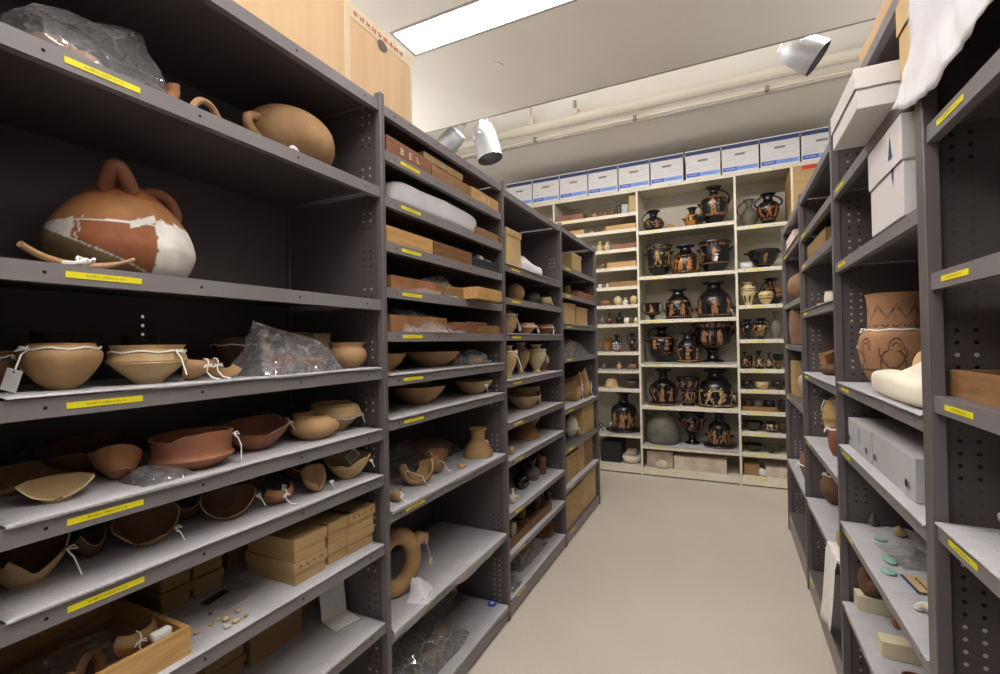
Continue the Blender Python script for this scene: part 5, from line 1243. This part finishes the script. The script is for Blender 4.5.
def hang():
    b = MB(); nx, nz = 14, 14; vs = []
    ya, yb = spot('R3', 6, 830, .0)[0].y, max(2.235, spot('R3', 6, 842, .0)[0].y); z1 = SH['R3'][6]+.006
    for j in range(nz+1):
        t = j/nz
        for i in range(nx+1):
            s_ = i/nx; y = ya+(yb-ya)*s_+.10*t*(1-s_)
            z = z1-(.36-.08*s_)*t; x = XR-.009-.012*abs(math.sin(s_*5))*t-.01*t*t
            vs.append((x-.006, y, z) if j > 1 else (XR+.05, y, z1) if j == 0 else (XR-.008, y, z1+.001))
    b.add(vs, [(j*(nx+1)+i, j*(nx+1)+i+1, (j+1)*(nx+1)+i+1, (j+1)*(nx+1)+i) for j in range(nz) for i in range(nx)], 'paper')
    ob = b.build('paper_sheet', None); md = ob.modifiers.new('t', 'SOLIDIFY'); md.thickness = .001
    tag(ob, 'white paper sheet hanging over the lower board edge, third right bay', 'paper')
hang()
# far right bay
kbox('R4', 1, 786.5, 794, 0, .25, 'pale tan wrapped parcel at the top of the far right bay', off=.01, h=.09, lid=0, m='pink_board', name='parcel', cat='parcel')
pot('R4', 2, 787, 820, 30, 'globe', 'round brown jar in the far right bay, third board', 'jar', 'jar', 'terra_dull', off=.085)
pot('R4', 3, 789, 825, 34, 'tubejar', 'terracotta jar with side handle, far right bay', 'jar', 'jar', 'terra_dull', off=.10, hd=[('v', -160, .45, .85, .25, 0, .08)])
kbox('R4', 4, 787.5, 791, 0, .2, 'tall narrow tan box in the far right bay', off=.03, h=.24, lid=0, m='kraft')
pot('R4', 4, 798, 822, 34, 'jar', 'pinkish jar with handle beside the tall tan box', 'jar', 'jar', 'stone_pink', off=.07, hd=[('v', -150, .4, .8, .3, 0, .09)])
pot('R4', 5, 800, 822, 28, 'cup', 'terracotta cup with white tape, lower far right bay', 'cup', 'cup', 'terra_dull', off=.07, tg=(-100, .5, .03, 0))
# ------------------------------------------------------------------ END WALL: central bay of painted vases
RF = redfig
HV = lambda a, z0, z1, o=.35, l=.05, t=.07: ('v', a, z0, z1, o, l, t)
HH = lambda a, z, s=.22, o=.22, l=.08, t=.06: ('h', a, z, s, o, l, t)
vase('B2', 1, 643, 664, 21, 'oino', 'small dark jug with orange figures, left end of the top vase row', 1, RF(1, .15, .55, 4), hd=[HV(180, .5, .95)], off=.13)
pot('B2', 1, 664, 677, 6, 'cone', 'low tan knobbed lid between the two small jugs', 'lid', 'lid', 'tan', inner=False, off=.10, N=24)
vase('B2', 1, 684, 701, 20, 'oino', 'honey-coloured jug with dark neck in the top vase row', 2, stripe_paint('#b5772e', '#15100d', ((.62, 1), (0, .06)), (.3, .5, 12)), hd=[HH(200, .4, .2, .3), HH(-20, .4, .2, .3)], off=.13, name='painted_jug', cat='jug')
pot('B2', 1, 694, 706, 10, 'skyphos', 'little black cup in front of the honey-coloured jug', 'cup', 'cup', 'blackglaze', off=.035, hd=[HH(0, .8, .3, .4, 0, .08)], N=24)
vase('B2', 1, 704, 733, 39, 'hydria', 'tallest dark jar of the top vase row, with rear handle and red figures', 3, RF(3, .28, .66, 3, ((.24, .26), (.68, .70)), shoulder=(.70, .78)), hd=[HV(20, .64, .93, .45, .02, .07), HH(200, .5), HH(-20, .5)], off=.16)
vase('B2', 2, 645, 673, 31, 'krater', 'bell-shaped krater with ochre figures, left of the second vase row', 4, RF(4, .36, .82, 3, ((.31, .345), (.87, .95)), col=np.array(lin('#b18a44')[:3])), hd=[HH(180, .7, .2, .2, .1), HH(0, .7, .2, .2, .1)], off=.17)
vase('B2', 2, 667, 705, 29, 'dome', 'squat wide jar with orange panels between the two bell kraters', 5, RF(5, .12, .58, 4, ((.07, .09),), col=np.array(lin('#bd7a38')[:3]), span=170, rim=(.6, .63)), hd=[HH(180, .25, .16, .12), HH(0, .25, .16, .12)], off=.14, kw=.8)
vase('B2', 2, 697, 733, 32, 'krater', 'large glossy black krater with palmette rim and white tag', 6, RF(6, .36, .8, 2, ((.31, .33),), rim=(.86, .94), span=120, front=-120), hd=[HH(180, .7, .2, .2, .1), HH(0, .7, .2, .2, .1)], off=.25, kw=.93, tg=(-82, .55, .02, .05, False))
vase('B2', 3, 645, 660, 17, 'kantharos', 'small black cup with two high looped handles', 7, RF(7, .45, .9, 1, ((.4, .43),), span=70), hd=[HV(180, .4, .9, .5, .35, .07), HV(0, .4, .9, .5, .35, .07)], off=.12, name='looped_cup', cat='cup')
vase('B2', 3, 664, 693, 30, 'dome', 'domed jar with red figures, middle of the third vase row', 8, RF(8, .12, .52, 4, ((.06, .08), (.56, .60)), span=190), hd=[HH(180, .22, .18, .12), HH(0, .22, .18, .12)], off=.17)
vase('B2', 3, 697, 735, 36, 'dome', 'largest domed jar with red figures, right of the third vase row', 9, RF(9, .12, .56, 3, ((.06, .08),), span=170), hd=[HH(180, .2, .16, .12), HH(0, .2, .16, .12)], off=.20, tg=(-25, .2, .05, .0, False))
vase('B2', 4, 645, 676, 35, 'hydria', 'water jar with upright rear handle, left of the fourth vase row', 10, RF(10, .3, .66, 4, ((.24, .27), (.67, .69)), span=190), hd=[HV(170, .68, .96, .35, .02, .07), HH(190, .55), HH(-10, .55)], off=.22, kw=.92)
vase('B2', 4, 673, 704, 30, 'dome', 'squat domed jar between the water jar and the footed krater', 11, RF(11, .12, .52, 3, ((.05, .08), (.55, .58)), span=170), hd=[HH(180, .25, .16, .14), HH(0, .25, .16, .14)], off=.13, kw=.8)
vase('B2', 4, 697, 739, 39, 'footkrater', 'large footed krater with striding orange figures and broad rim', 12, RF(12, .43, .83, 4, ((.39, .42),), rim=(.89, .97), span=200), hd=[HH(180, .66, .2, .18, .12), HH(0, .66, .2, .18, .12)], off=.24)
vase('B2', 5, 646, 679, 35, 'domeplate', 'slim-necked jar on a wide flat foot, left of the fifth vase row', 13, RF(13, .12, .5, 3, ((.03, .05),), span=150), hd=[HV(180, .2, .58, .2, 0, .05), HV(0, .2, .58, .2, 0, .05)], off=.18)
vase('B2', 5, 676, 701, 28, 'calyx', 'goblet-shaped krater with two figured bands, middle of the fifth row', 14, RF(14, .18, .55, 3, ((.58, .62), (.12, .15)), shoulder=(.66, .9), span=180), off=.15)
vase('B2', 5, 699, 738, 36, 'dome', 'domed jar with pale cream figures, right of the fifth vase row', 15, RF(15, .1, .54, 4, ((.04, .07),), col=CREAMP, span=180), hd=[HH(180, .25, .16, .14), HH(0, .25, .16, .14)], off=.21, tg=(-20, .3, .04, 0, False))
pot('B2', 6, 645, 679, 36, 'belly', 'plain dark grey bulbous jar with reddish lip, lowest vase row', 'bulbous_jar', 'jar', 'greypot', off=.18, inner=True, matin='terra_red', kw=1.0)
vase('B2', 6, 679, 706, 32, 'footkrater', 'footed black krater in the middle of the lowest vase row', 17, RF(17, .45, .84, 3, ((.41, .435),), span=170), hd=[HH(180, .66, .22, .2, .1), HH(0, .66, .22, .2, .1)], off=.24)
vase('B2', 6, 706, 739, 36, 'domeplate', 'domed red-figured jar with dark neck on a wide foot, lowest vase row', 18, RF(18, .12, .5, 4, ((.02, .05),), span=170), hd=[HH(180, .25, .2, .2), HH(0, .25, .2, .2)], off=.19)
kbox('B2', 7, 647, 673, 16, .22, 'pinkish stone block on the bottom board, left of the long slab', off=.05, lid=0, m='stone_pink', name='stone_block', cat='stone')
kbox('B2', 7, 674, 727, 14, .2, 'long pale stone slab on the bottom board of the vase bay', off=.04, lid=0, m='stone', name='stone_slab', cat='stone')
lump('B2', 7, 655, 668, 9, 'small pale stone in front of the pinkish stone block', 130, 'stone', off=.02, dep=.03)
# ------------------------------------------------------------------ END WALL: right-hand bay
pot('B3', 1, 738, 756, 28, 'oino', 'grey-brown weathered jug at the top of the right-hand cream bay', 'jug', 'jug', 'greypot', hd=[HV(180, .45, .95, .6, 0, .1)], off=.13)
vase('B3', 1, 757, 780, 32, 'amph', 'two-handled amphora with orange figures beside the weathered jug', 21, RF(21, .22, .6, 3, ((.16, .2),), span=150, col=np.array(lin('#b2703a')[:3])), hd=[HV(180, .6, .93, .5, 0, .1), HV(0, .6, .93, .5, 0, .1)], off=.13)
def redtape(parts, w, h):
    t = MB(); t.box(-w/2, -w/2+.018, -.0016, -.0003, h*.05, h-.002, 'tape'); parts.append(('packing_tape', t))
    r = MB(); r.box(-w/2+.09, -w/2+.2, -.0024, -.0004, h-.04, h-.002, 'red'); parts.append(('red_tape', r))
    r = MB(); r.box(-w/2-.0016, -w/2-.0003, .12, .16, h*.25, h*.65, 'red'); parts.append(('red_sticker', r))
carton('B3', .45, .89, -.10, .48, .46, 'brown carton with red tape jutting from the right-hand cream bay', z=SH['B3'][1]+.0008, tapes=False, extra=redtape, m='kraft')
vase('B3', 2, 748, 780, 18.5, 'skyphos', 'wide glossy black handled bowl in the right-hand cream bay', 22, RF(22, .3, .8, 1, ((.2, .22),), span=40), hd=[HH(180, .85, .2, .3, .05), HH(0, .85, .2, .3, .05)], off=.17, name='black_bowl', cat='bowl')
lump('B3', 2, 739, 753, 7, 'white crumpled tissue beside the wide black bowl', 131, 'tissue', 'tissue_scrap', 'scrap', off=.08)
vase('B3', 3, 740, 757, 23, 'jar', 'pale buff jar with dark bands and leaf petals', 23, stripe_paint('#cdb98c', '#5a3d2c', ((.6, .63), (.68, .72), (.9, .94)), (.12, .42, 8)), off=.11, name='banded_jar', cat='jar')
vase('B3', 3, 760, 784, 27, 'oino', 'larger black and red jug behind the small buff pot', 24, RF(24, .3, .9, 2, (), span=150), hd=[HV(180, .3, .9, .3, 0, .08)], off=.24, name='painted_jug', cat='jug')
vase('B3', 3, 758, 774, 13, 'round', 'small buff two-handled pot with dotted shoulder', 25, stripe_paint('#d0b67c', '#4a3323', ((.45, .5),), (.62, .76, 18)), hd=[HV(180, .6, .8, .3, .2, .1), HV(0, .6, .8, .3, .2, .1)], off=.09, name='dotted_pot', cat='pot')
vase('B3', 4, 740, 753, 20, 'amph', 'dark amphora at the left of the fifth row, right-hand cream bay', 26, RF(26, .25, .6, 2), hd=[HV(180, .6, .93, .4, 0, .1), HV(0, .6, .93, .4, 0, .1)], off=.12, N=60, M=40)
vase('B3', 4, 753, 769, 21, 'amph', 'black amphora with ochre figured belly between two dark vases', 27, RF(27, .15, .65, 2, invert=True, span=150, col=np.array(lin('#b08a55')[:3])), hd=[HV(180, .6, .93, .4, 0, .1), HV(0, .6, .93, .4, 0, .1)], off=.11, N=80, M=50)
pot('B3', 4, 770, 783, 27, 'oino', 'grey jug with big handle at the right of the fifth row', 'jug', 'jug', 'greypot', hd=[HV(180, .3, .75, .5, 0, .1)], off=.14)
for i, (a, b_, hh, pf, lb) in enumerate(((740, 748, 17, 'lek', 'little figured flask, leftmost on the sixth row'), (747, 753, 13, 'cup', 'small orange figured cup beside the leftmost flask'), (753, 765, 18, 'lek', 'small flask with orange face-like front, middle of the sixth row'), (765, 773, 16, 'lek', 'small dark flask with pale spots, sixth row'), (773, 784, 15, 'skyphos', 'dark cup with reddish rim, right end of the sixth row'))):
    vase('B3', 5, a, b_, hh, pf, lb, 30+i, RF(30+i, .15, .6, 3, col=[ORANGE, ORANGE, CREAMP, CREAMP, ORANGE][i]), off=.07+.03*(i % 2), N=48, M=30, name='small_vase')
for i, (a, b_, hh, mm, lb) in enumerate(((740, 754, 8, 'blackglaze', 'black bowl at the left of the seventh row'), (754, 771, 8, 'buff', 'buff and black bowl in the middle of the seventh row'), (771, 787, 9, 'blackglaze', 'black bowl at the right of the seventh row'))):
    pot('B3', 6, a, b_, hh, 'cup', lb, 'bowl', 'bowl', mm, matin='blackglaze', hd=[HH(180, .8, .2, .25, 0, .06), HH(0, .8, .2, .25, 0, .06)], kw=.8, N=28, M=14)
tray('B3', 7, 742, 777, 4.5, .22, 'thin wooden tray of black cups, eighth row of the right-hand cream bay', m='wood', off=.02, simple=True)
for i, (a, b_, mm) in enumerate(((744, 753, 'brown_dark'), (754, 764, 'greypot'), (764, 775, 'blackglaze'))):
    pot('B3', 7, a, b_, 9, 'cup', 'dark little cup in the thin wooden tray, %s of three' % ('left', 'middle', 'right')[i], 'cup', 'cup', mm, dz=.012, off=.1, N=24, M=12)
pot('B3', 7, 778, 788, 12, 'cup', 'black cup right of the thin wooden tray', 'cup', 'cup', 'blackglaze', N=24, M=12)
pot('B3', 8, 741, 763, 9, 'dish', 'black shallow dish on the ninth row', 'dish', 'dish', 'blackglaze', matin='blackglaze')
vase('B3', 8, 764, 779, 11, 'globe', 'round pale-patterned pot on the ninth row', 41, RF(41, .2, .8, 5, col=CREAMP), N=60, M=40, name='patterned_pot', cat='pot')
pot('B3', 8, 779, 789, 11, 'cup', 'dark cup right of the pale-patterned pot', 'cup', 'cup', 'brown_dark', N=20, M=12)
pot('B3', 9, 742, 763, 7, 'dish', 'black plate at the left of the tenth row', 'plate', 'plate', 'blackglaze', matin='blackglaze')
pot('B3', 9, 763, 780, 8, 'dish', 'black plate with pale rim beside the left plate', 'plate', 'plate', 'blackglaze', matin='greypot')
kbox('B3', 10, 744, 760, 11, .2, 'kraft box on the bottom board of the right-hand cream bay', off=.05, lid=0, m='kraft_dark')
kbox('B3', 10, 766, 790, 10, .2, 'pale stone slab on the bottom board of the right-hand cream bay', off=.03, lid=0, m='stone', name='stone_slab', cat='stone')
lump('B3', 10, 759, 767, 8, 'white tissue lump between the kraft box and the stone slab', 133, 'tissue', 'tissue_scrap', 'scrap', off=.05)
# ------------------------------------------------------------------ END WALL: narrow-shelved bay
def small(row, sh, a, b_, hh, pf, mm, lb, name, cat, **k): return pot(row, sh, a, b_, hh, pf, lb, name, cat, mm, N=k.pop('N', 22), M=k.pop('M', 14), **k)
tray('B1', 1, 556.5, 583, 5.5, .25, 'reddish tray at the top left of the narrow-shelved cream bay', m='wood_red', simple=True)
for i, (a, b_, hh, mm) in enumerate(((587, 592, 5, 'brown'), (592, 598, 5, 'tan'), (598, 603, 7, 'brown'), (603, 608, 5, 'terra'))):
    lump('B1', 1, a, b_, hh, 'small clay fragment in the top row of bits, %s' % ('leftmost', 'second', 'tallest', 'fourth, reddish')[i], 140+i, mm, 'clay_fragment', 'fragment', off=.08, group='top row of clay bits')
lump('B1', 1, 609.5, 615, 8, 'small brown figurine right of the row of clay bits', 146, 'brown', 'figurine', 'figurine', off=.08, amp=.25)
small('B1', 1, 617, 621, 9, 'tubejar', 'blackglaze', 'slim dark cylinder jar in the top row', 'jar', 'jar')
small('B1', 1, 621, 629, 9, 'tubejar', 'grey_board', 'pale grey cylinder jar beside the slim dark one', 'jar', 'jar')
kbox('B1', 1, 629, 636, 18, .1, 'tall narrow tan box standing at the right end of the top row', off=.06, lid=0, m='kraft_pale')
tray('B1', 2, 570, 584, 4.5, .2, 'small orange wooden tray at the left of the second row', m='wood_pale', simple=True)
for i, u in enumerate((588, 592, 598, 604)): lump('B1', 2, u-2.2, u+2.2, 3.5, 'tiny clay bit on the second row, %s' % ('leftmost of four', 'second of four', 'third of four', 'next to the long tray')[i], 150+i, 'tan' if i % 2 else 'greypot', 'clay_fragment', 'fragment', off=.06)
tray('B1', 2, 606, 636, 5, .2, 'long orange wooden tray at the right of the second row', m='wood_pale', simple=True)
small('B1', 3, 596, 604, 10, 'lek', 'buff_pale', 'pale narrow-necked flask on the third row', 'flask', 'flask')
small('B1', 3, 604, 610.5, 9, 'oino', 'buff_pale', 'pale little jug with handle beside the flask', 'jug', 'jug', hd=[HV(0, .4, .9, .5, 0, .1)])
tray('B1', 3, 611, 636, 5, .2, 'reddish wooden tray at the right of the third row', m='wood_red', simple=True)
small('B1', 4, 600, 605, 5, 'globe', 'terra', 'tiny reddish globe pot on the fourth row', 'pot', 'pot')
tray('B1', 4, 607, 636.5, 5.5, .2, 'yellowish wooden tray on the fourth row', m='wood_pale', simple=True)
lump('B1', 4, 627, 633, 3.5, 'clear packet standing in the yellowish tray', 156, 'grey_board', 'packet', 'packet', off=.1, dz=.03)
for i, (a, b_) in enumerate(((598, 602), (602, 606), (606, 609))): lump('B1', 5, a, b_, 4.5, 'white and black bit on the fifth row, %s' % ('left', 'middle', 'right')[i], 158+i, 'whiteclay' if i != 1 else 'greypot', 'clay_fragment', 'fragment', off=.05)
tray('B1', 5, 609, 637, 5, .2, 'brown wooden tray on the fifth row', m='wood', simple=True)
for i, (a, b_) in enumerate(((615, 621), (628, 634))): lump('B1', 5, a, b_, 3.5, 'pale bit showing over the brown tray, %s' % ('left', 'right')[i], 162+i, 'whiteclay', 'clay_fragment', 'fragment', off=.1, dz=.02)
small('B1', 6, 601, 610, 6, 'jarlow', 'terra', 'orange-red low pot on the sixth row', 'pot', 'pot')
small('B1', 6, 614, 622.5, 9, 'globe', 'buff_pale', 'pale round pot with neck, middle of the sixth row', 'pot', 'pot')
small('B1', 6, 622.5, 628.5, 7, 'lek', 'whiteclay', 'small white flask on the sixth row', 'flask', 'flask')
small('B1', 6, 630, 638, 9, 'globe', 'buff', 'tan round pot at the right of the sixth row', 'pot', 'pot')
small('B1', 7, 600, 605, 10, 'bottle', 'greypot', 'slim dark flask, left of the seventh row', 'flask', 'flask')
vase('B1', 7, 607, 612.5, 11, 'lek', 'black flask with pink belly on the seventh row', 51, RF(51, .1, .6, 3), N=36, M=24, name='small_vase', off=.06)
small('B1', 7, 615.5, 624, 11, 'lek', 'blackglaze', 'black broad flask in the middle of the seventh row', 'flask', 'flask')
for i, (a, b_, mm) in enumerate(((624, 629.5, 'whiteclay'), (629.5, 634, 'brown'), (634.5, 639, 'whiteclay'))): lump('B1', 7, a, b_, 6.5, ['white round bit beside the black broad flask', 'brown dark-holed bit between two white ones', 'white round bit at the right end of the seventh row'][i], 165+i, mm, 'clay_fragment', 'fragment', off=.06)
small('B1', 8, 603, 613, 13, 'round', 'terra', 'orange-brown pot in shadow on the eighth row', 'pot', 'pot', off=.2)
vase('B1', 8, 612, 621.5, 17, 'oino', 'black and white patterned jug on the eighth row', 52, RF(52, .1, .6, 4, col=np.array(lin('#cfcac4')[:3])), hd=[HV(0, .4, .9, .4, 0, .1)], N=60, M=40, off=.1, name='patterned_jug', cat='jug')
small('B1', 8, 614, 623, 1.6, 'dish', 'terra_red', 'flat orange disc before the patterned jug', 'disc', 'disc', off=.035)
vase('B1', 8, 628, 637.5, 18, 'oino', 'dark jug with small orange figure at the right of the eighth row', 53, RF(53, .2, .6, 2), hd=[HV(180, .4, .95, .4, 0, .1)], N=60, M=40, off=.1, name='painted_jug', cat='jug')
for i, (a, b_, hh, mm, lb) in enumerate(((602, 606, 7, 'greypot', 'tiny dark pot, left of the ninth row'), (616.5, 622, 7.5, 'tan', 'tiny tan pointed pot, middle of the ninth row'), (628, 632.5, 5, 'greypot', 'tiny grey bowl on the ninth row'), (631, 637, 5, 'terra', 'tiny orange and black cup, right of the ninth row'))):
    small('B1', 9, a, b_, hh, 'lek' if i < 2 else 'cup', mm, lb, 'small_pot', 'pot', off=.06)
pot('B1', 10, 605, 618.5, 9.5, [(0, 0), (1, 0), (1, .1), (.95, .12), (.9, .5), (.6, .9), (.0, 1)], 'tan woven-looking domed piece on the tenth row', 'domed_piece', 'vessel', 'buff', inner=False, N=28)
pot('B1', 10, 625, 642, 8, 'cup', 'dark reddish bowl at the right of the tenth row', 'bowl', 'bowl', 'brown_dark', N=28)
vase('B1', 11, 606, 643, 40, 'domeplate', 'largest jar of the narrow-shelved bay, black neck and red figures on a wide foot', 54, RF(54, .1, .5, 5, ((.0, .03),), span=190), off=.19, tg=(-150, .2, .04, 0, False))
for i, z in enumerate((0, .045)): ring('B1', 11, 601, .05, .05, .04, .006, 'black handle ring fragment left of the largest jar, %s' % ('lower', 'upper')[i], 'blackglaze', dz=z)
kbox('B1', 12, 601, 621, 20, .28, 'matt black box on the bottom board of the narrow-shelved bay', off=.04, lid=0, m='blackbox')
pot('B1', 12, 622, 641.5, 8, 'cup', 'white bowl holding a pale stone on the bottom board', 'bowl', 'bowl', 'whiteclay', off=.12, N=28)
lump('B1', 12, 625, 637, 9, 'pale pinkish stone resting in the white bowl', 170, 'stone_pink', off=.12, dz=.045)

# ------------------------------------------------------------------ light
w_ = bpy.data.worlds.new('world'); SC.world = w_; w_.use_nodes = True
w_.node_tree.nodes['Background'].inputs[0].default_value = (1, .97, .935, 1); w_.node_tree.nodes['Background'].inputs[1].default_value = .32
def area(name, loc, sx, sy, e, rot=(0, 0, 0)):
    l = bpy.data.lights.new(name, 'AREA'); l.shape = 'RECTANGLE'; l.size = sx; l.size_y = sy; l.energy = e; l.color = (1, .97, .93)
    o = bpy.data.objects.new(name, l); COL.objects.link(o); o.location = loc; o.rotation_euler = rot
area('strip_light', (-.6, 3.9, 4.05), 3.4, .6, 5)  # added unseen lamp that brightens the cross aisle and end wall
area('track_wash', (-.6, 3.40, 3.32), 2.6, .08, 62, (math.radians(48), 0, 0))  # added lamp out of view behind the ceiling edge, brightens the vases
tray('B0', 1, 536, 552, 5, .2, 'small orange-brown tray in the mostly hidden bay at far left', m='wood_pale', simple=True)
# added lamps, hidden behind the shelving, only to brighten the ceiling
area('aisle_uplight', (-2.75, 1.2, 2.3), .5, 4.5, 60, (PI, 0, 0))
area('aisle_uplight', (1.75, 1.2, 2.3), .5, 4.5, 60, (PI, 0, 0))
for (p, q) in (((-1.76, 3.46, 3.0), (-1.73, 3.46, 2.5)), ((-2.2, 3.46, 3.1), (-2.6, 3.46, 2.8)), ((.5, 3.46, 3.16), (.9, 3.46, 2.84))):
    l = bpy.data.lights.new('spot_lamp', 'SPOT'); l.energy = 22; l.spot_size = 1.2; l.spot_blend = .6; l.color = (1, .93, .84); l.shadow_soft_size = .05
    o = bpy.data.objects.new('spot_lamp', l); COL.objects.link(o); d = Vector(q)-Vector(p); o.location = Vector(p); o.rotation_euler = d.to_track_quat('-Z', 'Y').to_euler()
